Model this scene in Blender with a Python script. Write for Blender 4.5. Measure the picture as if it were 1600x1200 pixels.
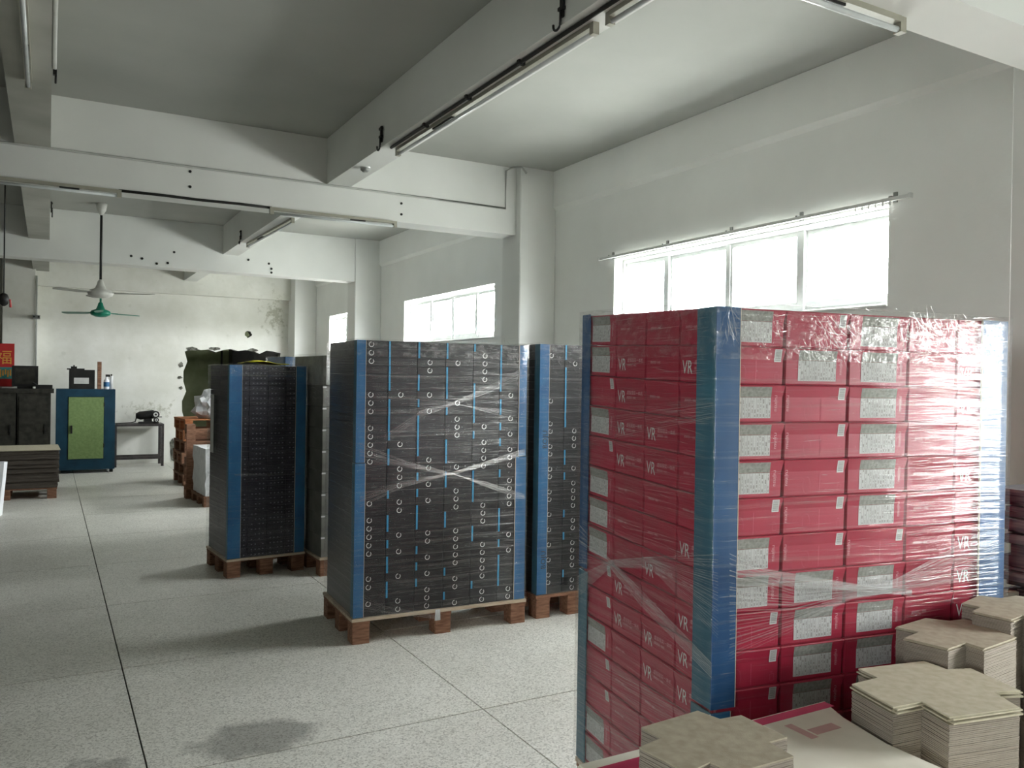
import bpy, bmesh, math, random
from mathutils import Vector, Matrix, noise
random.seed(7)
scene = bpy.context.scene
col = scene.collection
for o in list(bpy.data.objects):
    bpy.data.objects.remove(o)

# ---------------------------------------------------------------- camera
FPX = 1290.0
YAW, PITCH, ROLL = math.radians(29.34), math.radians(-.3), math.radians(.85)
CAM = Vector((0, 0, 1.5))
_f = Vector((math.sin(YAW) * math.cos(PITCH), math.cos(YAW) * math.cos(PITCH), math.sin(PITCH)))
_r0 = Vector((math.cos(YAW), -math.sin(YAW), 0))
_u0 = _r0.cross(_f)
_r = _r0 * math.cos(ROLL) + _u0 * math.sin(ROLL)
_u = _u0 * math.cos(ROLL) - _r0 * math.sin(ROLL)
cam_data = bpy.data.cameras.new('camera')
cam_data.sensor_width = 36
cam_data.lens = FPX / 1600 * 36
cam_data.clip_start = .05
cam = bpy.data.objects.new('camera', cam_data)
col.objects.link(cam)
cam.matrix_world = Matrix(((_r.x, _u.x, -_f.x, CAM.x), (_r.y, _u.y, -_f.y, CAM.y), (_r.z, _u.z, -_f.z, CAM.z), (0, 0, 0, 1)))
scene.camera = cam

def ray(px, py):
    return _r * ((px - 800) / FPX) - _u * ((py - 600) / FPX) + _f
def on_z(px, py, z=0.):
    d = ray(px, py); return CAM + d * ((z - CAM.z) / d.z)
def on_y(px, py, y):
    d = ray(px, py); return CAM + d * (y / d.y)
def on_x(px, py, x):
    d = ray(px, py); return CAM + d * (x / d.x)

# ---------------------------------------------------------------- world and exposure
world = bpy.data.worlds.new('overcast_sky')
scene.world = world
world.use_nodes = True
bg = world.node_tree.nodes['Background']
# overcast sky above the horizon, pale ground below it
_wn, _wl = world.node_tree.nodes, world.node_tree.links
_tc = _wn.new('ShaderNodeTexCoord'); _sx = _wn.new('ShaderNodeSeparateXYZ'); _wl.new(_tc.outputs['Generated'], _sx.inputs[0])
_rp = _wn.new('ShaderNodeValToRGB'); _mr = _wn.new('ShaderNodeMapRange')
_mr.inputs['From Min'].default_value = -.03; _mr.inputs['From Max'].default_value = .03
_wl.new(_sx.outputs['Z'], _mr.inputs['Value']); _wl.new(_mr.outputs[0], _rp.inputs['Fac'])
_rp.color_ramp.elements[0].color = (.42, .42, .40, 1); _rp.color_ramp.elements[1].color = (.99, .99, 1.0, 1)
_wl.new(_rp.outputs['Color'], bg.inputs[0])
bg.inputs[1].default_value = 9.0
scene.view_settings.view_transform = 'Standard'
scene.view_settings.look = 'None'
scene.view_settings.gamma = 1
scene.view_settings.use_curve_mapping = False
scene.view_settings.exposure = 3.05
scene.cycles.max_bounces = 12
scene.cycles.diffuse_bounces = 8
scene.cycles.glossy_bounces = 4
scene.cycles.transparent_max_bounces = 16
scene.cycles.use_denoising = True
scene.cycles.caustics_reflective = False
scene.cycles.caustics_refractive = False

# ---------------------------------------------------------------- room dimensions
W = 4.2            # window wall
YF = 15.15         # far wall
XL, YN = -4.0, -7.6
XP = -1.3          # unseen dark wall, added to hold back light from the left
WINL = (-1.9, -.7, 1.4, 2.3)   # window in the left wall, behind the camera
H = 3.48
# window openings in wall_right: (y0, y1, z0, z1)
WIN = [(3.085, 5.72, 1.95, 2.54), (7.885, 10.48, 1.95, 2.54), (12.0, 13.89, 1.95, 2.54),
       (-.85, 0.42, 1.05, 2.0), (16.7, 17.3, 2.1, 2.5)]

# ================================================================ materials
M = {}
def newmat(name):
    m = bpy.data.materials.new(name); m.use_nodes = True
    nt = m.node_tree
    b = nt.nodes['Principled BSDF']
    return m, nt, b
def noisy(name, c1, c2, scale=8, rough=.6, detail=4, bump=0, bscale=None, metallic=0, spec=.3, coords='Object', lo=.35, hi=.65, stretch=None):
    m, nt, b = newmat(name)
    N, L = nt.nodes, nt.links
    tc = N.new('ShaderNodeTexCoord')
    src = tc.outputs[coords]
    if stretch:
        mp = N.new('ShaderNodeMapping'); mp.inputs['Scale'].default_value = stretch
        L.new(src, mp.inputs['Vector']); src = mp.outputs['Vector']
    n = N.new('ShaderNodeTexNoise'); n.inputs['Scale'].default_value = scale; n.inputs['Detail'].default_value = detail
    L.new(src, n.inputs['Vector'])
    r = N.new('ShaderNodeValToRGB')
    r.color_ramp.elements[0].position = lo; r.color_ramp.elements[1].position = hi
    r.color_ramp.elements[0].color = (*c1, 1); r.color_ramp.elements[1].color = (*c2, 1)
    L.new(n.outputs['Fac'], r.inputs['Fac'])
    L.new(r.outputs['Color'], b.inputs['Base Color'])
    b.inputs['Roughness'].default_value = rough
    b.inputs['Metallic'].default_value = metallic
    b.inputs['Specular IOR Level'].default_value = spec
    if bump:
        n2 = N.new('ShaderNodeTexNoise'); n2.inputs['Scale'].default_value = bscale or scale * 4; n2.inputs['Detail'].default_value = 4
        L.new(src, n2.inputs['Vector'])
        bp = N.new('ShaderNodeBump'); bp.inputs['Strength'].default_value = bump; bp.inputs['Distance'].default_value = .01
        L.new(n2.outputs['Fac'], bp.inputs['Height']); L.new(bp.outputs['Normal'], b.inputs['Normal'])
    M[name] = m
    return m
def plain(name, c, rough=.5, metallic=0, spec=.4):
    v = tuple(x * .9 for x in c)
    return noisy(name, v, c, 14, rough, 2, metallic=metallic, spec=spec)

plain('white_paint', (.74, .75, .73), .7)
noisy('wall', (.82, .83, .81), (.88, .89, .87), 1.3, .8, 6, bump=.08, bscale=30)
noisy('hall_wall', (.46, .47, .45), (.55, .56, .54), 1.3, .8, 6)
noisy('blocker_dark', (.05, .05, .045), (.085, .085, .075), 1.3, .8, 6)
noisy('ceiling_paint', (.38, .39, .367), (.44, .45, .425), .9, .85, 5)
noisy('beam_shaded', (.38, .38, .34), (.52, .52, .48), 1.6, .85, 6)  # weak light on the left beam put into a darker paint colour
noisy('beam_paint', (.70, .71, .69), (.78, .79, .77), 1.1, .8, 5)
# far wall: dirty plaster with stains of its own
m, nt, b = newmat('dirty_wall'); M['dirty_wall'] = m
N, L = nt.nodes, nt.links
tc = N.new('ShaderNodeTexCoord')
n1 = N.new('ShaderNodeTexNoise'); n1.inputs['Scale'].default_value = .9; n1.inputs['Detail'].default_value = 8; n1.inputs['Roughness'].default_value = .65
n2 = N.new('ShaderNodeTexNoise'); n2.inputs['Scale'].default_value = 7; n2.inputs['Detail'].default_value = 6
L.new(tc.outputs['Object'], n1.inputs['Vector']); L.new(tc.outputs['Object'], n2.inputs['Vector'])
r1 = N.new('ShaderNodeValToRGB'); r1.color_ramp.elements[0].position = .36; r1.color_ramp.elements[1].position = .62
r1.color_ramp.elements[0].color = (.66, .66, .60, 1); r1.color_ramp.elements[1].color = (.82, .82, .78, 1)
L.new(n1.outputs['Fac'], r1.inputs['Fac'])
r2 = N.new('ShaderNodeValToRGB'); r2.color_ramp.elements[0].position = .62; r2.color_ramp.elements[1].position = .78
r2.color_ramp.elements[0].color = (1, 1, 1, 1); r2.color_ramp.elements[1].color = (.72, .72, .68, 1)
L.new(n2.outputs['Fac'], r2.inputs['Fac'])
mx = N.new('ShaderNodeMix'); mx.data_type = 'RGBA'; mx.blend_type = 'MULTIPLY'; mx.inputs['Factor'].default_value = .5
L.new(r1.outputs['Color'], mx.inputs['A']); L.new(r2.outputs['Color'], mx.inputs['B'])
mil = mx.outputs['Result']
geo = N.new('ShaderNodeNewGeometry')
for (sx, sz, rx, rz2) in ((3.55, 2.62, .35, .45), (2.4, 1.2, .35, .5), (1.5, .9, .6, .25)):
    sb = N.new('ShaderNodeVectorMath'); sb.operation = 'SUBTRACT'; sb.inputs[1].default_value = (sx, 0, sz); L.new(geo.outputs['Position'], sb.inputs[0])
    dv = N.new('ShaderNodeVectorMath'); dv.operation = 'MULTIPLY'; dv.inputs[1].default_value = (1 / rx, 0, 1 / rz2); L.new(sb.outputs[0], dv.inputs[0])
    ln = N.new('ShaderNodeVectorMath'); ln.operation = 'LENGTH'; L.new(dv.outputs[0], ln.inputs[0])
    nn = N.new('ShaderNodeTexNoise'); nn.inputs['Scale'].default_value = 9; nn.inputs['Detail'].default_value = 8; nn.inputs['Roughness'].default_value = .7; L.new(geo.outputs['Position'], nn.inputs['Vector'])
    su = N.new('ShaderNodeMath'); su.operation = 'MULTIPLY_ADD'; su.inputs[1].default_value = -.22; L.new(ln.outputs['Value'], su.inputs[0]); L.new(nn.outputs['Fac'], su.inputs[2])
    rr = N.new('ShaderNodeValToRGB'); rr.color_ramp.elements[0].position = .40; rr.color_ramp.elements[1].position = .52
    rr.color_ramp.elements[0].color = (1, 1, 1, 1); rr.color_ramp.elements[1].color = (.62, .62, .56, 1); L.new(su.outputs[0], rr.inputs['Fac'])
    m2 = N.new('ShaderNodeMix'); m2.data_type = 'RGBA'; m2.blend_type = 'MULTIPLY'; m2.inputs['Factor'].default_value = 1
    L.new(mil, m2.inputs['A']); L.new(rr.outputs['Color'], m2.inputs['B']); mil = m2.outputs['Result']
L.new(mil, b.inputs['Base Color']); b.inputs['Roughness'].default_value = .85
# terrazzo floor: aggregate speckle, soiled zones, a dark stain
m, nt, b = newmat('terrazzo'); M['terrazzo'] = m
N, L = nt.nodes, nt.links
tc = N.new('ShaderNodeTexCoord'); geo = N.new('ShaderNodeNewGeometry')
vo = N.new('ShaderNodeTexVoronoi'); vo.inputs['Scale'].default_value = 150
L.new(geo.outputs['Position'], vo.inputs['Vector'])
rv = N.new('ShaderNodeValToRGB')
els = rv.color_ramp.elements
els[0].position = 0; els[0].color = (.44, .43, .39, 1); els[1].position = 1; els[1].color = (.86, .85, .80, 1)
e = els.new(.35); e.color = (.70, .69, .64, 1)
sep = N.new('ShaderNodeSeparateColor'); L.new(vo.outputs['Color'], sep.inputs['Color'])
L.new(sep.outputs['Red'], rv.inputs['Fac'])
nz = N.new('ShaderNodeTexNoise'); nz.inputs['Scale'].default_value = 1.1; nz.inputs['Detail'].default_value = 7; nz.inputs['Roughness'].default_value = .6
L.new(geo.outputs['Position'], nz.inputs['Vector'])
rz = N.new('ShaderNodeValToRGB'); rz.color_ramp.elements[0].position = .3; rz.color_ramp.elements[1].position = .65
rz.color_ramp.elements[0].color = (.80, .80, .78, 1); rz.color_ramp.elements[1].color = (1, 1, 1, 1)
L.new(nz.outputs['Fac'], rz.inputs['Fac'])
mx = N.new('ShaderNodeMix'); mx.data_type = 'RGBA'; mx.blend_type = 'MULTIPLY'; mx.inputs['Factor'].default_value = 1
L.new(rv.outputs['Color'], mx.inputs['A']); L.new(rz.outputs['Color'], mx.inputs['B'])
# stains (spilt oil) at fixed spots on the floor
last = mx.outputs['Result']
for (sx, sy, rx, ry, depth) in ((on_z(398, 1152).x, on_z(398, 1152).y, .27, .20, .55), (on_z(150, 1200).x, on_z(150, 1200).y, .11, .10, .6)):
    sub = N.new('ShaderNodeVectorMath'); sub.operation = 'SUBTRACT'; sub.inputs[1].default_value = (sx, sy, 0)
    L.new(geo.outputs['Position'], sub.inputs[0])
    nn = N.new('ShaderNodeTexNoise'); nn.inputs['Scale'].default_value = 7; nn.inputs['Detail'].default_value = 5
    L.new(geo.outputs['Position'], nn.inputs['Vector'])
    off = N.new('ShaderNodeVectorMath'); off.operation = 'SUBTRACT'; off.inputs[1].default_value = (.5, .5, .5)
    L.new(nn.outputs['Color'], off.inputs[0])
    sc = N.new('ShaderNodeVectorMath'); sc.operation = 'SCALE'; sc.inputs['Scale'].default_value = .35
    L.new(off.outputs[0], sc.inputs[0])
    ad = N.new('ShaderNodeVectorMath'); ad.operation = 'ADD'; L.new(sub.outputs[0], ad.inputs[0]); L.new(sc.outputs[0], ad.inputs[1])
    dv = N.new('ShaderNodeVectorMath'); dv.operation = 'MULTIPLY'; dv.inputs[1].default_value = (1 / rx, 1 / ry, 0); L.new(ad.outputs[0], dv.inputs[0])
    ln = N.new('ShaderNodeVectorMath'); ln.operation = 'LENGTH'; L.new(dv.outputs[0], ln.inputs[0])
    rr = N.new('ShaderNodeValToRGB'); rr.color_ramp.elements[0].position = .62; rr.color_ramp.elements[1].position = 1.0
    rr.color_ramp.elements[0].color = (depth, depth, depth, 1); rr.color_ramp.elements[1].color = (1, 1, 1, 1)
    L.new(ln.outputs['Value'], rr.inputs['Fac'])
    m2 = N.new('ShaderNodeMix'); m2.data_type = 'RGBA'; m2.blend_type = 'MULTIPLY'; m2.inputs['Factor'].default_value = 1
    L.new(last, m2.inputs['A']); L.new(rr.outputs['Color'], m2.inputs['B']); last = m2.outputs['Result']
L.new(last, b.inputs['Base Color'])
b.inputs['Roughness'].default_value = .42; b.inputs['Specular IOR Level'].default_value = .35

noisy('joint', (.05, .05, .045), (.09, .09, .08), 20, .9)
noisy('carton_red', (.30, .009, .034), (.38, .016, .048), 5, .42, 3, spec=.4)
noisy('carton_black', (.012, .012, .014), (.024, .023, .026), 6, .4, 3, spec=.4)
noisy('carton_dark', (.018, .018, .026), (.035, .034, .045), 9, .5, 3)
noisy('carton_grey', (.13, .13, .115), (.19, .19, .17), 6, .75, 4)
noisy('carton_blue', (.02, .07, .16), (.03, .10, .22), 6, .5, 3)
plain('print_grey', (.55, .55, .54), .6)
plain('print_white', (.60, .60, .59), .6)
plain('print_pink', (.66, .36, .40), .6)
plain('print_black', (.03, .03, .03), .6)
plain('stripe_blue', (.03, .26, .48), .5)
noisy('guard_blue', (.018, .10, .24), (.03, .15, .32), 5, .45, 4, spec=.4)
noisy('guard_navy', (.010, .055, .15), (.018, .085, .21), 4, .45, 4, spec=.4)
noisy('guard_teal', (.03, .10, .15), (.045, .145, .20), 4, .5, 4)
plain('guard_core', (.62, .55, .45), .8)
noisy('pallet_wood', (.16, .075, .045), (.30, .16, .10), 12, .8, 5, stretch=(1, 6, 6))
noisy('pallet_deck', (.42, .33, .24), (.58, .48, .37), 9, .8, 5, stretch=(1, 6, 6))
noisy('pallet_orange', (.30, .10, .04), (.48, .20, .08), 9, .75, 5, stretch=(1, 6, 6))
noisy('greyboard', (.34, .295, .22), (.42, .37, .285), 40, .85, 5, bump=.1, bscale=300)
noisy('greyboard_edge', (.24, .205, .17), (.34, .295, .25), 60, .9, 4, stretch=(.3, .3, 14))
noisy('greyboard_light', (.44, .40, .29), (.52, .48, .37), 40, .85, 5, bump=.1, bscale=300)
noisy('dark_sheet', (.10, .09, .10), (.22, .19, .18), 12, .85, 4, stretch=(.5, .5, 9))
noisy('cardboard_brown', (.055, .045, .038), (.10, .085, .07), 20, .9, 4, stretch=(.3, .3, 9))
noisy('bundle_grey', (.26, .27, .24), (.38, .39, .35), 9, .7, 5)
noisy('brown_card', (.33, .24, .14), (.42, .31, .19), 8, .8, 4)
noisy('white_sheet', (.70, .66, .56), (.82, .79, .69), 5, .75, 6)
plain('sheet_red', (.62, .05, .14), .6)
plain('sheet_pink', (.62, .38, .36), .7)
plain('metal_white', (.70, .71, .70), .4)
plain('batten_cream', (.36, .35, .29), .45)
plain('metal_grey', (.30, .31, .30), .4, .3)
plain('tube_glass', (.62, .65, .66), .15, 0, .6)
plain('black_iron', (.012, .012, .012), .45)
plain('cable_black', (.015, .015, .014), .6)
plain('cable_white', (.52, .53, .51), .6)
plain('alu', (.62, .64, .63), .35, .2)
noisy('fan_white', (.55, .55, .52), (.66, .66, .63), 9, .35)
noisy('fan_blade', (.34, .34, .31), (.45, .45, .42), 9, .4)
noisy('fan_green', (.01, .17, .11), (.015, .25, .16), 9, .35)
noisy('cabinet_blue', (.006, .035, .065), (.010, .055, .095), 5, .45)
noisy('cabinet_green', (.16, .24, .09), (.21, .30, .12), 30, .6)
noisy('machine_black', (.008, .008, .008), (.018, .017, .015), 8, .5)
noisy('steel_dark', (.035, .032, .032), (.07, .06, .06), 10, .5, metallic=.3)
noisy('bench_dark', (.018, .018, .014), (.04, .038, .03), 12, .8)
noisy('green_wall', (.15, .17, .09), (.21, .235, .14), 4, .8, 5)
noisy('rough_edge', (.05, .05, .04), (.22, .22, .19), 22, .95, 5, bump=.5, bscale=40)
plain('poster_red', (.40, .015, .015), .5)
plain('gold', (.62, .30, .05), .4)
plain('poster_teal', (.05, .22, .20), .5)
plain('yellow', (.55, .50, .03), .5)
noisy('paper_white', (.74, .75, .80), (.86, .87, .90), 9, .7)
plain('foam_white', (.70, .71, .72), .7)

# clear window glass: a thin pane
m, nt, b = newmat('glass'); M['glass'] = m
N, L = nt.nodes, nt.links
N.remove(b); out = N['Material Output']
tr = N.new('ShaderNodeBsdfTransparent'); tr.inputs[0].default_value = (.96, .98, .97, 1)
gl = N.new('ShaderNodeBsdfGlossy'); gl.inputs['Roughness'].default_value = .02
mix = N.new('ShaderNodeMixShader'); mix.inputs[0].default_value = .05; L.new(tr.outputs[0], mix.inputs[1]); L.new(gl.outputs[0], mix.inputs[2])
L.new(mix.outputs[0], out.inputs[0])

def film_mat(name, sx, sz, haze_lo, haze_hi, rough, bump, white, wrp=.03, fres=0, f0=.45, f1=.75):
    """stretch film: mostly see-through, glossy, with horizontal wrinkles"""
    m, nt, b = newmat(name); M[name] = m
    N, L = nt.nodes, nt.links
    N.remove(b); out = N['Material Output']
    tc = N.new('ShaderNodeTexCoord')
    warp = N.new('ShaderNodeTexNoise'); warp.inputs['Scale'].default_value = 2.2; warp.inputs['Detail'].default_value = 2
    L.new(tc.outputs['Object'], warp.inputs['Vector'])
    sc = N.new('ShaderNodeVectorMath'); sc.operation = 'SCALE'; sc.inputs['Scale'].default_value = wrp
    L.new(warp.outputs['Color'], sc.inputs[0])
    ad = N.new('ShaderNodeVectorMath'); ad.operation = 'ADD'; L.new(tc.outputs['Object'], ad.inputs[0]); L.new(sc.outputs[0], ad.inputs[1])
    mp = N.new('ShaderNodeMapping'); mp.inputs['Scale'].default_value = (sx, sx, sz); L.new(ad.outputs[0], mp.inputs['Vector'])
    n = N.new('ShaderNodeTexNoise'); n.inputs['Scale'].default_value = 1; n.inputs['Detail'].default_value = 4; n.inputs['Roughness'].default_value = .6
    L.new(mp.outputs['Vector'], n.inputs['Vector'])
    rp = N.new('ShaderNodeMapRange'); rp.inputs['From Min'].default_value = f0; rp.inputs['From Max'].default_value = f1
    rp.inputs['To Min'].default_value = haze_lo; rp.inputs['To Max'].default_value = haze_hi
    L.new(n.outputs['Fac'], rp.inputs['Value'])
    bp = N.new('ShaderNodeBump'); bp.inputs['Strength'].default_value = bump; bp.inputs['Distance'].default_value = .008
    L.new(n.outputs['Fac'], bp.inputs['Height'])
    gl = N.new('ShaderNodeBsdfGlossy'); gl.inputs['Roughness'].default_value = rough; gl.inputs[0].default_value = (.95, .95, .95, 1)
    L.new(bp.outputs['Normal'], gl.inputs['Normal'])
    df = N.new('ShaderNodeBsdfDiffuse'); df.inputs[0].default_value = (.7, .7, .7, 1)
    L.new(bp.outputs['Normal'], df.inputs['Normal'])
    mm = N.new('ShaderNodeMixShader'); mm.inputs[0].default_value = white
    L.new(gl.outputs[0], mm.inputs[1]); L.new(df.outputs[0], mm.inputs[2])
    tr = N.new('ShaderNodeBsdfTransparent'); tr.inputs[0].default_value = (.97, .97, .97, 1)
    lw = N.new('ShaderNodeLayerWeight'); lw.inputs['Blend'].default_value = .5
    mu = N.new('ShaderNodeMath'); mu.operation = 'MULTIPLY_ADD'; mu.use_clamp = True; mu.inputs[1].default_value = fres
    L.new(lw.outputs['Facing'], mu.inputs[0]); L.new(rp.outputs[0], mu.inputs[2])
    mix = N.new('ShaderNodeMixShader'); L.new(mu.outputs[0], mix.inputs[0]); L.new(tr.outputs[0], mix.inputs[1]); L.new(mm.outputs[0], mix.inputs[2])
    L.new(mix.outputs[0], out.inputs[0])
film_mat('film', .9, 58, .012, .105, .07, .8, .15, fres=.12, f0=.5, f1=.64)
film_mat('film_crumpled', 22, 40, .02, .24, .12, 1.0, .3, .1, fres=.12)
film_mat('film_strand', 3, 60, .20, .45, .2, .4, .5)

# ================================================================ helpers
class MB:
    """collects boxes, prisms, tubes and quads into one mesh"""
    def __init__(s): s.v, s.f, s.mi = [], [], []
    def add(s, vs, fs, mi=0):
        o = len(s.v); s.v += [tuple(p) for p in vs]; s.f += [tuple(i + o for i in f) for f in fs]; s.mi += [mi] * len(fs); return s
    def box(s, x0, x1, y0, y1, z0, z1, mi=0, mat=None):
        vs = [Vector((x, y, z)) for z in (z0, z1) for y in (y0, y1) for x in (x0, x1)]
        if mat: vs = [mat @ p for p in vs]
        return s.add(vs, [(0, 2, 3, 1), (4, 5, 7, 6), (0, 1, 5, 4), (2, 6, 7, 3), (0, 4, 6, 2), (1, 3, 7, 5)], mi)
    def cbox(s, x0, x1, y0, y1, z0, z1, c=.002, mi=0, mat=None):
        """box with chamfered vertical edges"""
        pts = [(x0 + c, y0), (x1 - c, y0), (x1, y0 + c), (x1, y1 - c), (x1 - c, y1), (x0 + c, y1), (x0, y1 - c), (x0, y0 + c)]
        return s.prism(pts, z0, z1, mi, mat)
    def prism(s, pts, z0, z1, mi=0, mat=None, mtop=None):
        n = len(pts)
        vs = [Vector((p[0], p[1], z0)) for p in pts] + [Vector((p[0], p[1], z1)) for p in pts]
        if mat: vs = [mat @ p for p in vs]
        o = len(s.v); s.v += [tuple(p) for p in vs]
        for i in range(n):
            j = (i + 1) % n; s.f.append((o + i, o + j, o + n + j, o + n + i)); s.mi.append(mi)
        s.f.append(tuple(o + i for i in reversed(range(n)))); s.mi.append(mi)
        s.f.append(tuple(o + n + i for i in range(n))); s.mi.append(mi if mtop is None else mtop)
        return s
    def quad(s, a, b, c, d, mi=0): return s.add([a, b, c, d], [(0, 1, 2, 3)], mi)
    def tube(s, path, r, n=8, mi=0, cap=True):
        path = [Vector(p) for p in path]; rings = []
        for i, p in enumerate(path):
            t = (path[min(i + 1, len(path) - 1)] - path[max(i - 1, 0)]).normalized()
            a = Vector((0, 0, 1)) if abs(t.z) < .9 else Vector((1, 0, 0))
            x = t.cross(a).normalized(); y = t.cross(x)
            rr = r[i] if isinstance(r, (list, tuple)) else r
            rings.append([p + x * rr * math.cos(2 * math.pi * k / n) + y * rr * math.sin(2 * math.pi * k / n) for k in range(n)])
        vs = [q for rg in rings for q in rg]; fs = []
        for i in range(len(path) - 1):
            for k in range(n):
                fs.append((i * n + k, i * n + (k + 1) % n, (i + 1) * n + (k + 1) % n, (i + 1) * n + k))
        if cap: fs += [tuple(reversed(range(n))), tuple((len(path) - 1) * n + k for k in range(n))]
        return s.add(vs, fs, mi)
    def lathe(s, prof, n=20, mi=0, c=(0, 0)):
        vs = [(c[0] + r * math.cos(2 * math.pi * k / n), c[1] + r * math.sin(2 * math.pi * k / n), z) for r, z in prof for k in range(n)]
        fs = [(i * n + k, i * n + (k + 1) % n, (i + 1) * n + (k + 1) % n, (i + 1) * n + k) for i in range(len(prof) - 1) for k in range(n)]
        fs += [tuple(reversed(range(n))), tuple((len(prof) - 1) * n + k for k in range(n))]
        return s.add(vs, fs, mi)
    def mesh(s, name, mats, smooth=False):
        me = bpy.data.meshes.new(name); me.from_pydata(s.v, [], s.f)
        for mt in (mats if isinstance(mats, (list, tuple)) else [mats]): me.materials.append(M[mt])
        me.polygons.foreach_set('material_index', s.mi)
        if smooth: me.polygons.foreach_set('use_smooth', [True] * len(me.polygons))
        me.update(); return me
    def build(s, name, mats, parent=None, smooth=False): return link(name, s.mesh(name, mats, smooth), parent)

def link(name, mesh, parent=None, mat=None):
    o = bpy.data.objects.new(name, mesh); col.objects.link(o)
    if parent: o.parent = parent
    if mat is not None: o.matrix_local = mat
    return o
def tag(o, label=None, cat=None, group=None, kind=None):
    if label: o['label'] = label
    if cat: o['category'] = cat
    if group: o['group'] = group
    if kind: o['kind'] = kind
    return o
def thing(name, label, cat, loc=(0, 0, 0), rz=0, group=None, mat=None):
    o = bpy.data.objects.new(name, None); col.objects.link(o); o.empty_display_size = .1
    if mat is not None: o.matrix_local = mat
    else: o.location = loc; o.rotation_euler = (0, 0, rz)
    return tag(o, label, cat, group)
def struct(name, mb, mat, label, parent=None, cat=None):
    o = mb.build(name, mat, parent)
    if not parent: tag(o, label, cat or name.split('_')[0], kind='structure')
    return o
def text_mesh(txt, size, mat, name, sx=1.0, align='LEFT'):
    cu = bpy.data.curves.new(name, 'FONT'); cu.body = txt; cu.size = size; cu.resolution_u = 2; cu.align_x = align
    o = bpy.data.objects.new(name, cu); col.objects.link(o)
    bpy.context.view_layer.update()
    me = bpy.data.meshes.new_from_object(o.evaluated_get(bpy.context.evaluated_depsgraph_get()))
    bpy.data.objects.remove(o); me.materials.clear(); me.materials.append(M[mat])
    for v in me.vertices: v.co.x *= sx
    me.name = name
    return me
def rotz(a): return Matrix.Rotation(a, 4, 'Z')
def T(x, y, z): return Matrix.Translation((x, y, z))

# ================================================================ the room
# ---- floor: terrazzo slabs with recessed joints
fl = MB().box(XL, W + .2, YN, 18.2, -.12, -.012)
floor = struct('floor', fl, 'joint', 'pale speckled terrazzo floor laid in large slabs', cat='floor')
xs = [.345 + 1.395 * k for k in range(-6, 4)]
ys = [3.32 + 1.3 * k for k in range(-9, 12)]
xs = [XL] + [x for x in xs if XL + .1 < x < W - .1] + [W + .2]
ys = [YN] + [y for y in ys if YN + .1 < y < 18] + [18.2]
g = .0035
cache = {}
for i in range(len(xs) - 1):
    for j in range(len(ys) - 1):
        w_, d_ = round(xs[i + 1] - xs[i], 3), round(ys[j + 1] - ys[j], 3)
        if (w_, d_) not in cache:
            cache[w_, d_] = MB().box(g, w_ - g, g, d_ - g, -.02, 0).mesh('floor_slab', 'terrazzo')
        link('floor_slab', cache[w_, d_], floor, T(xs[i], ys[j], 0))
struct('ceiling', MB().box(XL, W + .2, YN, 18.2, H, H + .15), 'ceiling_paint', 'white painted concrete ceiling between the beams')

# ---- window wall with openings
mb = MB(); T0, T1 = W, W + .2
ylist = sorted(WIN)
y = YN
for (a, b_, z0, z1) in ylist:
    mb.box(T0, T1, y, a, 0, H); mb.box(T0, T1, a, b_, 0, z0); mb.box(T0, T1, a, b_, z1, H); y = b_
mb.box(T0, T1, y, 18.2, 0, H)
struct('wall_right', mb, 'wall', 'long white wall with a row of high windows')
for k, (a, b_) in enumerate(((-7.4, -2.95), (-2.5, 1.73), (2.175, 6.66), (7.01, 11.385), (11.735, 14.7))):
    struct('trim_%d' % (k + 1), MB().add([(W + .01, q, 3.095) for q in (a, b_)] + [(W - .035, q, 3.14) for q in (a, b_)] + [(W - .035, q, H - .001) for q in (a, b_)] + [(W + .01, q, H - .001) for q in (a, b_)], [(0, 1, 3, 2), (2, 3, 5, 4), (4, 5, 7, 6), (6, 7, 1, 0), (0, 2, 4, 6), (1, 7, 5, 3)]), 'wall',
           'shallow plaster band along the top of the window wall, bay %d from the camera' % (k + 1), cat='trim')
# ---- far wall with a rough opening knocked through, a small round hole
bm = bmesh.new()
def loop(pts):
    vs = [bm.verts.new((p[0], 0, p[1])) for p in pts]
    for i in range(len(vs)): bm.edges.new((vs[i], vs[(i + 1) % len(vs)]))
loop([(XP, 0), (W, 0), (W, H), (XP, H)])
rnd = random.Random(3)
hole = []
for k in range(12): hole.append((2.06 + rnd.uniform(-.05, .03), .02 + 1.88 * k / 11))
for k in range(1, 14): hole.append((2.06 + 1.62 * k / 13, 1.93 + rnd.uniform(-.04, .05)))
for k in range(1, 12): hole.append((3.70 + rnd.uniform(-.04, .04), 1.93 - 1.91 * k / 11))
loop(hole)
sh = on_y(388, 522, YF)
loop([(sh.x + .055 * math.cos(a) * rnd.uniform(.8, 1.25), sh.z + .06 * math.sin(a) * rnd.uniform(.75, 1.2)) for a in [2 * math.pi * k / 14 for k in range(14)]])
bmesh.ops.triangle_fill(bm, use_beauty=True, edges=bm.edges[:], normal=(0, -1, 0))
ext = bmesh.ops.extrude_face_region(bm, geom=bm.faces[:])
bmesh.ops.translate(bm, vec=(0, .2, 0), verts=[v for v in ext['geom'] if isinstance(v, bmesh.types.BMVert)])
bmesh.ops.recalc_face_normals(bm, faces=bm.faces[:])
me = bpy.data.meshes.new('wall_far'); bm.to_mesh(me); bm.free()
me.materials.append(M['dirty_wall']); me.materials.append(M['rough_edge'])
for p in me.polygons:
    if abs(p.normal.y) < .5 and XP + .5 < p.center.x < W - .2 and .005 < p.center.z < 3.3: p.material_index = 1
wf = link('wall_far', me); wf.location = (0, YF, 0)
tag(wf, 'stained white end wall with a rough opening knocked through', 'wall', kind='structure')
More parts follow.
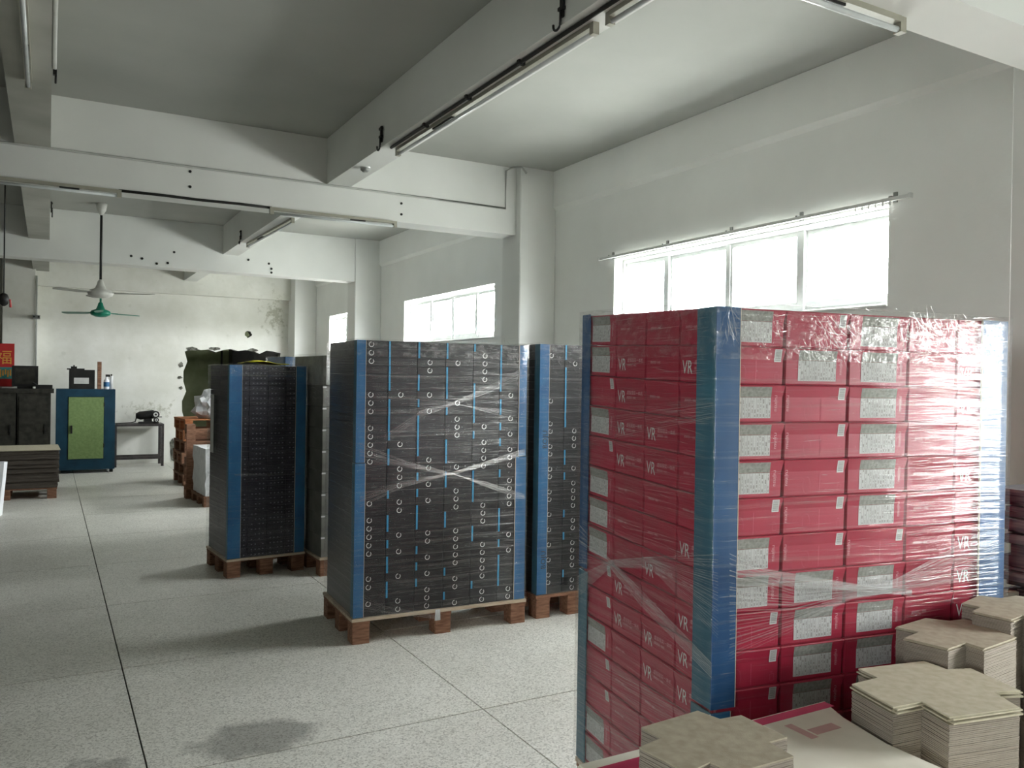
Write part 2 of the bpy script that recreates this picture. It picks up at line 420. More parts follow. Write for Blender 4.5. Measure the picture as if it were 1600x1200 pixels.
def blob(cx, cz, rx, rz_, seed, n=12, dep=.012):
    r = random.Random(seed); b = MB()
    pts = [(cx + rx * math.cos(2 * math.pi * k / n) * r.uniform(.6, 1.2), cz + rz_ * math.sin(2 * math.pi * k / n) * r.uniform(.6, 1.2)) for k in range(n)]
    b.add([(p[0], 0, p[1]) for p in pts] + [(p[0], -dep, p[1]) for p in pts],
          [tuple(range(n, 2 * n))] + [(i, (i + 1) % n, n + (i + 1) % n, n + i) for i in range(n)])
    return b
for k, (px, py, rx, rz_) in enumerate(((272, 700, .07, .2), (283, 570, .035, .05), (281, 590, .04, .03), (283, 606, .03, .03), (300, 545, .12, .035), (335, 545, .1, .03), (395, 547, .09, .03), (432, 552, .1, .05))):
    p = on_y(px, py, YF)
    link('plaster_chip', blob(p.x, p.z, rx, rz_, k).mesh('plaster_chip', 'rough_edge'), wf)
MB().box(sh.x - .12, sh.x + .12, YF + .205, YF + .22, sh.z - .12, sh.z + .12).build('hole_dark_plate', 'machine_black').parent = wf  # black plate added behind the small hole to paint its darkness
wf.children[-1].matrix_parent_inverse = wf.matrix_basis.inverted()
a, b_, z0, z1 = WINL
struct('wall_left', MB().box(XL - .2, XL, YN, a, 0, H).box(XL - .2, XL, b_, 1.9, 0, H).box(XL - .2, XL, a, b_, 0, z0).box(XL - .2, XL, a, b_, z1, H), 'hall_wall', 'left wall of the hall beside the camera')
struct('wall_blocker', MB().box(XP - .1, XP, 1.7, 17.6, 0, H - .002).box(XL, XP - .1, 1.7, 1.8, 0, H - .002), 'blocker_dark', 'dark unseen wall added to block light on the left')  # out of view; added to shut out light along the left
struct('wall_near', MB().box(XL, W + .2, YN - .2, YN, 0, H), 'hall_wall', 'wall behind the camera')
# ---- the small room seen through the opening
struct('wall_beyond', MB().box(XP, W, 17.6, 17.8, 0, H), 'green_wall', 'dull green wall seen through the rough opening')
struct('wall_divider', MB().box(.2, .4, YF + .2, 17.6, 0, H), 'green_wall', 'side wall of the room beyond the opening')
pp = on_y(347, 560, 17.5)
tag(MB().tube([(pp.x, 17.55, .0), (pp.x, 17.55, 3.3)], .02).build('wall_pipe', 'black_iron'), 'thin dark vertical pipe on the green wall beyond', 'pipe')
p0, p1 = on_y(362, 553, 17.2), on_y(432, 575, 17.2)
tag(MB().box(p0.x, p1.x + .5, 17.1, 17.5, p1.z, p0.z + .12).build('wall_shelf', 'machine_black'), 'dark shelf box high on the green wall beyond the opening', 'shelf')

# ---- columns
CX = 3.81
for lab, (a, b_) in (('white column at the right edge beside the ragged sheets', (1.73, 2.175)), ('white column between the two nearest windows', (6.66, 7.01)),
                     ('white column between the second and third windows', (11.385, 11.735)), ('white column in the far corner by the stained wall', (14.69, YF - .002)),
                     ('white column behind the camera', (-2.95, -2.5))):
    struct('column', MB().cbox(CX, W - .001, a, b_, 0, H - .001, .008), 'beam_paint', lab, cat='column')
lc0, lc1 = -.62, -.18
struct('column', MB().cbox(lc0, lc1, 14.78, YF - .002, 0, H - .001, .008), 'dirty_wall', 'stained column on the end wall beside the red poster', cat='column')
# ---- beams
BEAM = {}
for lab, (y0, y1, zb) in (('deep white cross beam carrying two tube lights', (6.75, 7.0, 2.855)), ('second cross beam with stains, farther back', (11.41, 11.68, 2.87)),
                          ('nearest cross beam at the top right corner', (1.73, 1.97, 2.82)), ('cross beam behind the camera', (-2.9, -2.65, 2.85))):
    BEAM[y0] = struct('ceiling_beam', MB().box(XP if y0 > 0 else XL, CX if y0 > 0 else W, y0, y1, zb, H - .001), 'beam_paint', lab, cat='beam')
struct('ceiling_beam', MB().box(lc1, CX, 14.98, YF - .003, 2.87, H - .001), 'dirty_wall', 'stained beam along the top of the end wall', cat='beam')
bays = [(-2.65, 1.73, 'nearest bay above the camera'), (1.97, 6.75, 'first bay'), (7.0, 11.41, 'second bay'), (11.68, 14.98, 'last bay')]
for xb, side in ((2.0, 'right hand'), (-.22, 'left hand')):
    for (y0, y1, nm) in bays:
        struct('ceiling_beam', MB().box(xb, xb + (.2 if xb > 0 else .22), y0 + .001, y1 - .001, 3.1, H - .001), 'beam_paint' if xb > 0 else 'beam_shaded', '%s lengthwise ceiling beam of the %s' % (side, nm), cat='beam')

# ---- windows
def window(n, y0, y1, z0, z1, lab, mull, left=False):
    root = thing('window_%d' % n, lab, 'window', (XL if left else W, (y0 + y1) / 2, z0), math.pi if left else 0); root['kind'] = 'structure'
    cy = (y0 + y1) / 2; xo = .09
    a, b_ = y0 - cy + .002, y1 - cy - .002; h = z1 - z0 - .002
    t = .035
    MB().box(xo, xo + .07, a, b_, h - t, h).box(xo, xo + .07, a, b_, .002, t).box(xo, xo + .07, a, a + t, t, h - t).box(xo, xo + .07, b_ - t, b_, t, h - t).build('window_frame', 'alu', root)
    ms = [y0] + list(mull) + [y1]
    for q in mull:
        MB().box(xo + .005, xo + .06, q - cy - .018, q - cy + .018, t, h - t).build('mullion', 'alu', root)
    for i in range(len(ms) - 1):
        u0, u1 = ms[i] - cy + .022, ms[i + 1] - cy - .022
        off = .02 if i % 2 else .035
        s = MB(); r_ = .022
        zb = t + .055
        s.box(xo + off - .01, xo + off + .01, u0, u1, h - t - .03, h - t).box(xo + off - .01, xo + off + .01, u0, u1, t, zb)
        s.box(xo + off - .01, xo + off + .01, u0, u0 + r_, zb, h - t - .03).box(xo + off - .01, xo + off + .01, u1 - r_, u1, zb, h - t - .03)
        sash = s.build('sash', 'alu', root)
        MB().box(xo + off - .002, xo + off + .002, u0 + r_, u1 - r_, zb, h - t - .03).build('pane', 'glass', sash)
    MB().box(-.012, xo, a - .0, b_ + .0, .0005, .012).build('window_sill', 'white_paint', root)
    # daylight portal in the opening (guides sky light through this window)
    ld = bpy.data.lights.new('sky_portal', 'AREA'); ld.shape = 'RECTANGLE'; ld.size = y1 - y0; ld.size_y = z1 - z0; ld.cycles.is_portal = True
    lo = bpy.data.objects.new('sky_portal', ld); col.objects.link(lo)
    lo.matrix_world = T(XL - .195 if left else W + .195, cy, (z0 + z1) / 2) @ rotz(math.pi if left else 0) @ Matrix(((0, 0, 1, 0), (1, 0, 0, 0), (0, 1, 0, 0), (0, 0, 0, 1)))
    return root
def mulls(pxs, py): return [on_x(px, py, W + .12).y for px in pxs]
window(1, *WIN[0], 'bright four pane window above the red stack', sorted(mulls((1046, 1141, 1256), 440)))
window(2, *WIN[1], 'bright window above the tall black stack', [8.5, 9.15, 9.8])
window(3, *WIN[2], 'narrow glimpse of bright window beside the far column', [12.65, 13.27])
window(4, *WIN[3], 'large window behind the camera', [-.22])
window(5, *WIN[4], 'small unseen window added to light the room beyond the opening', [17.0])  # added out of view to brighten the green room

window(6, *WINL, 'window in the left wall behind the camera', [-1.3], True)

# ---- curtain rail over window 1
r0, r1 = on_x(938, 405, W - .05), on_x(1421, 307, W - .05)
zr = (r0.z + r1.z) / 2
rail = thing('curtain_rail', 'slim white curtain rail above the nearest window', 'curtain rail', (W, 0, zr))
MB().box(-.062, -.045, r1.y, r0.y, -.008, .012).build('rail', 'metal_white', rail)
for q in (r1.y - .015, r0.y): MB().box(-.066, -.041, q, q + .015, -.012, .016).build('end_cap', 'metal_white', rail)
for px in (952, 1036, 1135, 1244, 1390):
    q = on_x(px, 380, W - .05).y
    MB().box(-.055, .0, q - .008, q + .008, .01, .022).box(-.01, .0, q - .012, q + .012, -.01, .05).build('bracket', 'metal_grey', rail)
for k in range(6):
    q = r1.y + .12 + .045 * k
    MB().box(-.058, -.05, q - .004, q + .004, -.03, -.006).build('glider', 'metal_white', rail)

# ================================================================ lights, hooks, cables on the beams
def tube_light(label, a, b_, up=(0, 0, 1), tube=True):
    """batten from a to b hanging below / on a beam; up points to the surface it is fixed to"""
    a, b_ = Vector(a), Vector(b_)
    ln = (b_ - a).length; x = (b_ - a).normalized(); z = Vector(up); y = z.cross(x).normalized(); z = x.cross(y)
    mat = Matrix(((x.x, y.x, z.x, a.x), (x.y, y.y, z.y, a.y), (x.z, y.z, z.z, a.z), (0, 0, 0, 1)))
    t = thing('tube_light', label, 'light', mat=mat, group='unlit tube lights on the beams')
    MB().box(.03, ln - .03, -.018, .018, -.022, 0).build('batten', 'batten_cream', t)
    for e in (0, ln - .03):
        MB().box(e, e + .03, -.016, .016, -.055, 0).build('lamp_holder', 'batten_cream', t)
    MB().box(ln * .62, ln * .74, -.012, .012, -.03, -.022).build('ballast_cover', 'black_iron', t)
    if tube: MB().tube([(.03, 0, -.043), (ln - .03, 0, -.043)], .011, 10).build('tube', 'tube_glass', t, True)
    return t
tube_light('unlit tube light under the right hand lengthwise beam, nearest', (2.112, 3.04, 3.1), (2.108, 5.43, 3.1))
tube_light('unlit tube light under the lengthwise beam, cut by the top edge', (2.112, 1.99, 3.1), (2.112, 2.95, 3.1))
tube_light('unlit tube light on the cross beam, right of the black cable', (1.534, 6.73, 2.852), (2.613, 6.73, 2.852))
tube_light('unlit tube light on the cross beam at the far left', (-.6, 6.73, 2.852), (.458, 6.73, 2.852))
tube_light('unlit tube light under the nearest cross beam, top right corner', (1.45, 1.92, 2.82), (2.672, 1.92, 2.82))
tube_light('small distant tube light under the lengthwise beam of the second bay', (2.136, 8.35, 3.1), (2.08, 10.25, 3.1))
tube_light('dark tube light on the left hand beam at the top left', (-.11, 3.6, 3.1), (-.11, 5.25, 3.1))
def hook(label, x, y, z, s=1.0, rz=0):
    t = thing('iron_hook', label, 'hook', (x, y, z), rz, 'black iron hooks on the beams')
    MB().box(-.006, .006, -.012, .012, 0, .11 * s).box(-.012, .006, -.02, .02, .085 * s, .1 * s).box(-.012, .006, -.02, .02, .03 * s, .045 * s).build('back_plate', 'black_iron', t)
    r = .03 * s
    MB().tube([(-.008, 0, .03 * s)] + [(-.008, r - r * math.cos(a), -.02 * s - r * math.sin(a)) for a in [math.pi * k / 8 * 1.05 for k in range(9)]], .006, 6).build('hook_arm', 'black_iron', t, True)
hook('black hook on the nearest lengthwise beam, by the top edge', 1.988, 3.13, 3.125)
hook('black hook on the nearest lengthwise beam, near the cross beam', 1.988, 5.43, 3.125)
hook('black hook on the left hand beam', .012, 5.17, 3.125, 1, math.pi)
hook('small far black hook on the second bay beam', 1.988, 10.2, 3.125)
hook('small far black hook on the left beam of the second bay', .012, 9.6, 3.125, 1, math.pi)
s_ = thing('ceiling_sensor', 'small dark round sensor under the lengthwise beam', 'sensor', (2.09, 6.05, 3.1))
MB().lathe([(.03, 0), (.036, -.01), (.036, -.022), (.02, -.035), (.001, -.036)][::-1]).build('sensor_body', 'metal_grey', s_, True)
MB().lathe([(.04, -.006), (.04, 0)]).build('sensor_base', 'metal_white', s_)
# cables and conduits
def cable(name, label, pts, r, mat, cat='cable'):
    return tag(MB().tube(pts, r, 6).build(name, mat, None, True), label, cat)
yb = 6.738
cable('surface_conduit', 'thin white conduit along the cross beam, rising at the column', [(-1.2, yb, 3.09), (0, yb, 3.095), (1.95, yb, 3.092), (3.69, yb, 3.09), (3.69, yb, 3.44), (3.74, yb - .01, 3.47), (3.81, 6.65, 3.47), (3.86, 6.65, 3.42)], .009, 'cable_white', 'conduit')
cable('power_cable', 'black cable strung along the bottom edge of the cross beam', [(.44, yb, 2.85), (.75, yb, 2.852), (1.0, yb, 2.848), (1.3, yb, 2.852), (1.55, yb, 2.85)], .011, 'cable_black')
bc_ = cable('power_cable', 'dark cable along the underside of the nearest lengthwise beam', [(2.05, 2.0, 3.09), (2.045, 3.2, 3.088), (2.05, 4.4, 3.09), (2.05, 5.4, 3.09)], .01, 'cable_black')
for k, q in enumerate((3.6, 4.2, 4.8)):
    MB().box(2.03, 2.068, q - .01, q + .01, 3.076, 3.0995).build('cable_clip', 'cable_black', bc_)
cable('power_cable', 'loose white cable hanging on the left hand beam', [(.012, 3.2, 3.3), (.014, 4.0, 3.27), (.012, 4.7, 3.28), (.012, 5.0, 3.2), (.012, 5.05, 3.12)], .012, 'cable_white')
cable('wall_conduit', 'vertical white conduit on the stained column', [(lc1 + .015, 14.77, 3.0), (lc1 + .015, 14.77, 1.6)], .014, 'cable_white', 'conduit')
jb = thing('junction_box', 'small box with knobs on the conduit of the stained column', 'switch', (lc1 + .015, 14.74, 2.36))
MB().box(-.05, .05, -.03, .025, -.03, .03).build('box_body', 'metal_grey', jb)
for k in (-.03, .03): MB().tube([(k, -.03, 0), (k, -.055, 0)], .014).build('knob', 'black_iron', jb)
hp = on_y(6, 300, 9.0); hq = on_y(6, 458, 9.0)
hg = thing('pull_switch', 'dark pull switch hanging on a cord at the left edge', 'switch', (hq.x, 9.0, hq.z))
MB().tube([(0, 0, 0), (0, 0, 3.47 - hq.z)], .006).build('cord', 'cable_black', hg)
MB().lathe([(.01, -.12), (.035, -.1), (.045, -.05), (.03, -.01), (.01, 0)]).build('handle', 'machine_black', hg, True)
MB().tube([(0, 0, -.08), (.05, 0, -.06), (.055, 0, -.13)], .01).build('toggle', 'poster_red', hg)
# bolt holes on beams
for k, (px, py, Y) in enumerate(((297, 268, 6.75), (297, 292, 6.75), (627, 318, 6.75), (627, 335, 6.75), (205, 400, 11.41), (222, 404, 11.41), (245, 412, 11.41), (262, 411, 11.41), (272, 394, 11.41), (420, 412, 11.41), (424, 420, 11.41), (424, 426, 11.41), (388, 406, 11.41))):
    p = on_y(px, py, Y)
    MB().tube([(p.x, Y - .006, p.z), (p.x, Y - .0005, p.z)], .011 if Y < 8 else .016).build('bolt_head', 'black_iron', BEAM[Y])

# ================================================================ ceiling fans
def fan(name_lab, x, y, zm, zc, R, mbody, mblade, rot):
    t = thing('ceiling_fan', name_lab, 'fan', (x, y, zm))
    MB().tube([(0, 0, .1), (0, 0, zc - zm - .05)], .014).build('down_rod', 'black_iron' if mbody == 'fan_white' else 'fan_green', t, True)
    MB().lathe([(.012, -.02 + zc - zm - .12), (.05, zc - zm - .08), (.06, zc - zm - .002)]).build('canopy', mbody, t, True)
    MB().lathe([(.02, -.06), (.07, -.055), (.125, -.03), (.14, 0), (.12, .03), (.06, .055), (.04, .1), (.03, .14), (.012, .16)]).build('motor_housing', mbody, t, True)
    for k in range(3):
        a = rot + k * 2 * math.pi / 3
        b = MB(); mt = rotz(a) @ Matrix.Rotation(math.radians(9), 4, 'X')
        pts = [(.16, -.03), (.24, -.06), (R - .03, -.065), (R, -.03), (R, .03), (R - .03, .055), (.24, .05), (.16, .03)]
        b.prism(pts, -.003, .003, 0, mt); bl = b.build('blade', mblade, t)
        MB().box(.09, .25, -.018, .018, .003, .01, 0, mt).build('blade_arm', mbody, bl)
    return t
p = on_y(157, 458, 10.75); fan('white three blade ceiling fan on a long dark rod', p.x, 10.75, p.z, H, .60, 'fan_white', 'fan_blade', math.radians(-22))
p = on_y(157, 489, 13.3); fan('green three blade ceiling fan beyond the white fan', p.x, 13.3, p.z, H, .58, 'fan_green', 'fan_green', math.radians(25))

# ================================================================ pallets and cartons
class Stack:
    def __init__(s, x, y, deg, w, d, zb=.14, zt=1.7, sag=0):
        s.o = Vector((x, y, 0)); s.a = math.radians(deg); s.w, s.d, s.zb, s.zt, s.sag = w, d, zb, zt, sag
        s.m = T(x, y, 0) @ rotz(s.a); s.mi = s.m.inverted()
    def P(s, u, v, z):
        """point in the stack's frame; the front edge has settled by sag at the top"""
        return s.m @ Vector((u, v, z - s.sag * (z / s.zt) * (1 - v / s.d)))
    def M(s, u, v, z, extra=0.):
        """placement matrix of a carton whose base centre is at u, v, z"""
        t = math.atan(s.sag * (z / s.zt) / s.d) if s.sag else 0
        p = s.P(u, v, z)
        return T(*p) @ rotz(s.a) @ Matrix.Rotation(t, 4, 'X') @ rotz(extra)
    def face(s, px, py, off=.02, side='front'):
        """pixel to point on a face: returns world point slightly in front of it"""
        d = s.mi.to_3x3() @ ray(px, py); c = s.mi @ CAM
        t = (-off - c.y) / d.y if side == 'front' else (-off - c.x) / d.x
        return s.m @ (c + d * t)

def pallet(label, st, over=.01, deck='pallet_deck', nb=5, w=None, d=None, zt=None, block='pallet_wood', bx=3):
    w = w or st.w; d = d or st.d; zt = zt or st.zb
    t = thing('pallet', label, 'pallet', mat=st.m)
    x0, x1, y0, y1 = -over, w + over, -over, d + over
    n = nb; gap = .012; bw = (y1 - y0 - gap * (n - 1)) / n
    for k in range(n):
        MB().box(x0, x1, y0 + k * (bw + gap), y0 + k * (bw + gap) + bw, zt - .018, zt - .001).build('deck_board', deck, t)
    for i in range(bx):
        bwid = .1; xx = x0 + .005 + (x1 - x0 - .01 - bwid) * i / (bx - 1)
        MB().box(xx, xx + bwid, y0, y1, zt - .036, zt - .019).build('stringer_board', block, t)
        for j in range(3):
            yy = y0 + .004 + (y1 - y0 - .008 - .1) * j / 2
            MB().cbox(xx, xx + bwid, yy, yy + .1, .0, zt - .037, .004).build('block', block, t)
    return t

def guard(label, st, corner, z0, z1, fw=.05, th=.004, mats=('guard_blue', 'guard_teal', 'guard_core'), fl=None, off=.004):
    """L-shaped cardboard corner board on a vertical edge of the stack"""
    u = {'fl': 0, 'bl': 0, 'fr': st.w, 'br': st.w}[corner]; v = {'fl': 0, 'fr': 0, 'bl': st.d, 'br': st.d}[corner]
    su = -1 if u == 0 else 1; sv = -1 if v == 0 else 1
    fl = fl or fw
    t = thing('corner_guard', label, 'corner guard', mat=T(*st.P(u, v, z0)) @ rotz(st.a))
    h = (st.P(u, v, z1) - st.P(u, v, z0)).z
    def flange(axis, ln, mi):
        b = MB()
        if axis == 'x':
            xa, xb = sorted((su * (off + th), -su * ln)); ya, yb2 = sorted((sv * off, sv * (off + th)))
        else:
            xa, xb = sorted((su * off, su * (off + th))); ya, yb2 = sorted((sv * off * .999, -sv * ln))
        b.box(xa, xb, ya, yb2, 0, h, 0)
        return b
    flange('x', fw, 0).build('front_flange', mats[0], t)
    flange('y', fl, 1).build('side_flange', mats[1], t)
    # pale cut edge of the board
    b = MB(); xe = -su * fw; ya, yb2 = sorted((sv * off, sv * (off + th + .0006)))
    b.box(min(xe, xe - su * .002), max(xe, xe - su * .002), ya, yb2, 0, h); b.build('cut_edge', mats[2], t)
    return t

def film(label, st, z0=None, z1=None, off=.016, seed=0, crumple=.10, mats=('film', 'film_crumpled'), lip=.05):
    """stretch film wrapped round a stack: wrinkled sheet on four sides, gathered over the top edge"""
    z0 = z0 if z0 is not None else st.zb; z1 = z1 or st.zt
    root = thing('stretch_wrap', label, 'stretch wrap', mat=st.m)
    nzs = 26; b = MB(); bt = MB()
    per = []
    def side(a, c, n):
        for k in range(n): per.append((a[0] + (c[0] - a[0]) * k / n, a[1] + (c[1] - a[1]) * k / n))
    A, B, Cc, D = (-off, -off), (st.w + off, -off), (st.w + off, st.d + off), (-off, st.d + off)
    side(A, B, 20); side(B, Cc, 14); side(Cc, D, 14); side(D, A, 16)
    n = len(per)
    def pt(i, z, amp):
        u, v = per[i % n]
        q = noise.noise(Vector((u * 2.5 + seed, v * 2.5, z * 9))) * amp
        cu, cv = st.w / 2, st.d / 2
        du, dv = (u - cu) / cu, (v - cv) / cv
        if abs(du) > abs(dv): u += math.copysign(q, du)
        else: v += math.copysign(q, dv)
        z2 = z - st.sag * (max(z, 0) / st.zt) * (1 - max(0, min(1, v / st.d)))
        return (u, v, z2)
    zc = z1 - crumple
    levels = [z0 + (zc - z0) * k / nzs for k in range(nzs + 1)]
    for z in levels:
        b.v += [pt(i, z, .0035) for i in range(n)]
    for j in range(nzs):
        for i in range(n):
            b.f.append((j * n + i, j * n + (i + 1) % n, (j + 1) * n + (i + 1) % n, (j + 1) * n + i)); b.mi.append(0)
    b.build('film_sheet', mats[0], root, True)
    lv = [zc + (z1 + .006 - zc) * k / 5 for k in range(6)]
    for z in lv: bt.v += [pt(i, z, .006) for i in range(n)]
    cu, cv = st.w / 2, st.d / 2
    for q in (.5, 1):
        for i in range(n):
            u, v, z = pt(i, z1 + .008, .004)
            bt.v.append((u + math.copysign(min(lip * q, abs(cu - u)), cu - u), v + math.copysign(min(lip * q, abs(cv - v)), cv - v), z + .003 * q))
    for j in range(7):
        for i in range(n):
            bt.f.append((j * n + i, j * n + (i + 1) % n, (j + 1) * n + (i + 1) % n, (j + 1) * n + i)); bt.mi.append(0)
    bt.build('film_lip', mats[1], root, True)
    return root
def band(root, st, pts, n=14, wd=.0016, side='front', off=.024, name='film_band', jit=.004):
    """a rope of film strands running through a list of edges ((px,py),(px,py))"""
    b = MB(); r = random.Random(len(pts) + n)
    for k in range(n):
        f = (k + .5) / n
        path = []
        for (a, c) in pts:
            g_ = min(1, max(0, f + r.uniform(-.5, .5) / n))
            path.append(st.mi @ st.face(a[0] + (c[0] - a[0]) * g_, a[1] + (c[1] - a[1]) * g_, off + r.uniform(0, .003), side))
        w2 = wd * r.uniform(.4, 1.3)
        for i in range(len(path) - 1):
            p, q = path[i], path[i + 1]
            b.quad(p - Vector((0, 0, w2)), q - Vector((0, 0, w2)), q + Vector((0, 0, w2)), p + Vector((0, 0, w2)))
    return tag(b.build(name, 'film_strand', root), kind='stuff')
def creases(root, st, px, py, sx, sy, n, seed, side='front', off=.024, ln=40, ang=80, spread=35):
    """a tuft of crumpled film: short bent shiny folds"""
    b = MB(); r = random.Random(seed)
    for k in range(n):
        x, y = px + r.gauss(0, sx), py + r.gauss(0, sy)
        a = math.radians(r.gauss(ang, spread)); l = ln * r.uniform(.3, 1.1); bend = r.uniform(-.5, .5)
        path = []
        for i in range(4):
            aa = a + bend * i / 3
            path.append(st.mi @ st.face(x + math.cos(aa) * l * i / 3, y + math.sin(aa) * l * i / 3, off + r.uniform(0, .006), side))
        w2 = r.uniform(.0004, .0016)
        dz = Vector((.7 * w2, 0, .7 * w2)) if side == 'front' else Vector((0, .7 * w2, .7 * w2))
        for i in range(3):
            p, q = path[i], path[i + 1]; f0, f1 = math.sin(math.pi * (i + .3) / 3.6), math.sin(math.pi * (i + 1.3) / 3.6)
            b.quad(p - dz * f0, q - dz * f1, q + dz * f1, p + dz * f0)
    return tag(b.build('film_crease', 'film_strand', root), kind='stuff')

def folds(root, st, n, seed, side='front', a0=0., a1=1., z0=0., z1=1., l0=.02, l1=.12, slope=.0, off=.0215):
    """fine horizontal folds pulled into the film while wrapping"""
    b = MB(); r = random.Random(seed); ln = st.w if side == 'front' else st.d
    for k in range(n):
        l = r.uniform(l0, l1); u = (a0 + (a1 - a0) * r.random()) * ln; z = st.zb + (st.zt - st.zb) * (z0 + (z1 - z0) * r.random())
        u0, u1 = max(0, u - l / 2), min(ln, u + l / 2); dz = (slope + r.gauss(0, .025)) * l; w2 = r.uniform(.0003, .0011)
        def q(t, zz): return Vector((t, -off, zz)) if side == 'front' else Vector((-off, t, zz))
        sag = st.sag * (z / st.zt)
        z -= sag * (1 if side == 'front' else 1 - u / ln)
        b.add([q(u0, z - dz / 2), q((u0 + u1) / 2, z - w2), q(u1, z + dz / 2), q((u0 + u1) / 2, z + w2)], [(0, 1, 2, 3)])
    return tag(b.build('film_fold', 'film_strand', root), kind='stuff')

# ---------------------------------------------------------------- E: red cartons
E_ = Stack(1.571, 1.669, -8.45, 1.04, .825, .14, 1.74, .03)
ca, cb = .226, .195           # label face, VR face
ch = (1.735 - .14) / 15
EW, ED = 3 * ca + 2 * cb, 3 * cb + ca
E_.w, E_.d = EW, ED
pallet('wooden pallet under the red carton stack', E_)
def carton_mesh(name, a, b, h, fl, mat):
    m = MB(); g_ = .001
    z1, z2 = h * .66, h * .982 - .001
    def ring(i, z): return [(-a / 2 + i, -b / 2 + i, z), (a / 2 - i, -b / 2 + i, z), (a / 2 - i, b / 2 - i, z), (-a / 2 + i, b / 2 - i, z)]
    m.v = ring(fl + g_ + .002, 0) + ring(fl + g_, .004) + ring(fl + g_, z1) + ring(g_, z2 - .003) + ring(g_ + .002, z2)
    for j in range(4):
        for k in range(4): m.f.append((j * 4 + k, j * 4 + (k + 1) % 4, (j + 1) * 4 + (k + 1) % 4, (j + 1) * 4 + k)); m.mi.append(0)
    m.f += [(3, 2, 1, 0), (16, 17, 18, 19)]; m.mi += [0, 0]
    return m.mesh(name, mat)
FLR = .005
me_red = carton_mesh('carton', ca, cb, ch, FLR, 'carton_red')
# printed label on the wide face (local -y)
yl = -cb / 2 + FLR + .0002
def lab_mesh():
    b = MB()
    x0, x1 = -.066, .068
    b.quad((x0, yl, .012), (x1, yl, .012), (x1, yl, ch * .645), (x0, yl, ch * .645), 0)
    b.quad((x0, yl, ch * .645), (x1, yl, ch * .645), (x1, yl, ch * .66), (x0, yl, ch * .66), 1)
    b.quad((x0, yl - .0002, ch * .665), (x1, yl - .0002, ch * .665), (x1, yl - FLR * .82, ch * .93), (x0, yl - FLR * .82, ch * .93), 1)
    r = random.Random(5); n = 14; cwid = (x1 - x0) / n
    for k in range(1, n):
        xx = x0 + cwid * k
        b.quad((xx - .0005, yl - .0003, .013), (xx + .0005, yl - .0003, .013), (xx + .0005, yl - .0003, ch * .64), (xx - .0005, yl - .0003, ch * .64), 2)
    for k in range(n):
        z = .016
        while z < ch * .6:
            hgt = r.uniform(.003, .012)
            if r.random() < .7:
                xx = x0 + cwid * (k + .5) + r.uniform(-.001, .001); ww = r.uniform(.0008, .0022)
                b.quad((xx - ww, yl - .0003, z), (xx + ww, yl - .0003, z), (xx + ww, yl - .0003, min(z + hgt, ch * .64)), (xx - ww, yl - .0003, min(z + hgt, ch * .64)), 2)
            z += hgt + r.uniform(.002, .006)
    return b.mesh('spec_label', ['print_grey', 'lab_shade', 'lab_ink'])
noisy('lab_shade', (.20, .20, .18), (.30, .30, .27), 120, .7)  # grey top third of the label: shading put into its colour
plain('lab_ink', (.30, .28, .27), .7)
me_lab = lab_mesh()
def bar_mesh():
    b = MB(); x0, x1 = .076, .1
    z0, z1 = ch * .60, ch * .93
    def yy(z): return yl - .0004 - max(0, (z - ch * .66) / (ch * .34)) * FLR
    def q(a0, a1, za, zb2, mi):
        e = .0003 * mi
        if za < ch * .66 < zb2:
            q(a0, a1, za, ch * .66, mi); q(a0, a1, ch * .66, zb2, mi); return
        b.quad((a0, yy(za) - e, za), (a1, yy(za) - e, za), (a1, yy(zb2) - e, zb2), (a0, yy(zb2) - e, zb2), mi)
    q(x0, x1, z0, z1, 0)
    r = random.Random(2); z = z0 + .004
    while z < z1 - .004:
        t = r.uniform(.0008, .0024); q(x0 + .003, x1 - .003, z, z + t, 1); z += t + r.uniform(.0008, .002)
    return b.mesh('barcode_label', ['print_white', 'lab_ink'])
me_bar = bar_mesh()
me_word = text_mesh('rujinsu', .017, 'print_pink', 'wordmark')
me_vr = text_mesh('VR', .056, 'print_white', 'lettering', .78)
me_cjk = text_mesh('虚拟现实一体机', .0145, 'print_pink', 'lettering_small', 1.0)
me_cjk2 = text_mesh('虚拟现实一体机', .0085, 'print_pink', 'lettering_small', 1.0)
def line_art():
    b = MB()
    def rect(x0, x1, z0, z1, t=.0006):
        for q in ((x0, x1, z0, z0 + t), (x0, x1, z1 - t, z1), (x0, x0 + t, z0, z1), (x1 - t, x1, z0, z1)):
            b.quad((q[0], yl - .0003, q[2]), (q[1], yl - .0003, q[2]), (q[1], yl - .0003, q[3]), (q[0], yl - .0003, q[3]))
    rect(.016, .0168, .006, ch * .63)
    for k in range(9): rect(.0155, .0175, .008 + k * .0065, .0115 + k * .0065)
    pts = [(-.03 + .013 * math.cos(a), .03 + .024 * math.sin(a)) for a in [2 * math.pi * k / 18 for k in range(19)]]
    for p, q in zip(pts, pts[1:]): b.quad((p[0], yl - .0003, p[1]), (q[0], yl - .0003, q[1]), (q[0] + .0006, yl - .0003, q[1] + .0006), (p[0] + .0006, yl - .0003, p[1] + .0006))
    rect(.08, .094, .012, .03); rect(.082, .088, .034, .037)
    return b.mesh('line_print', 'print_pink_dim')
plain('print_pink_dim', (.58, .12, .18), .6)
me_line = line_art()
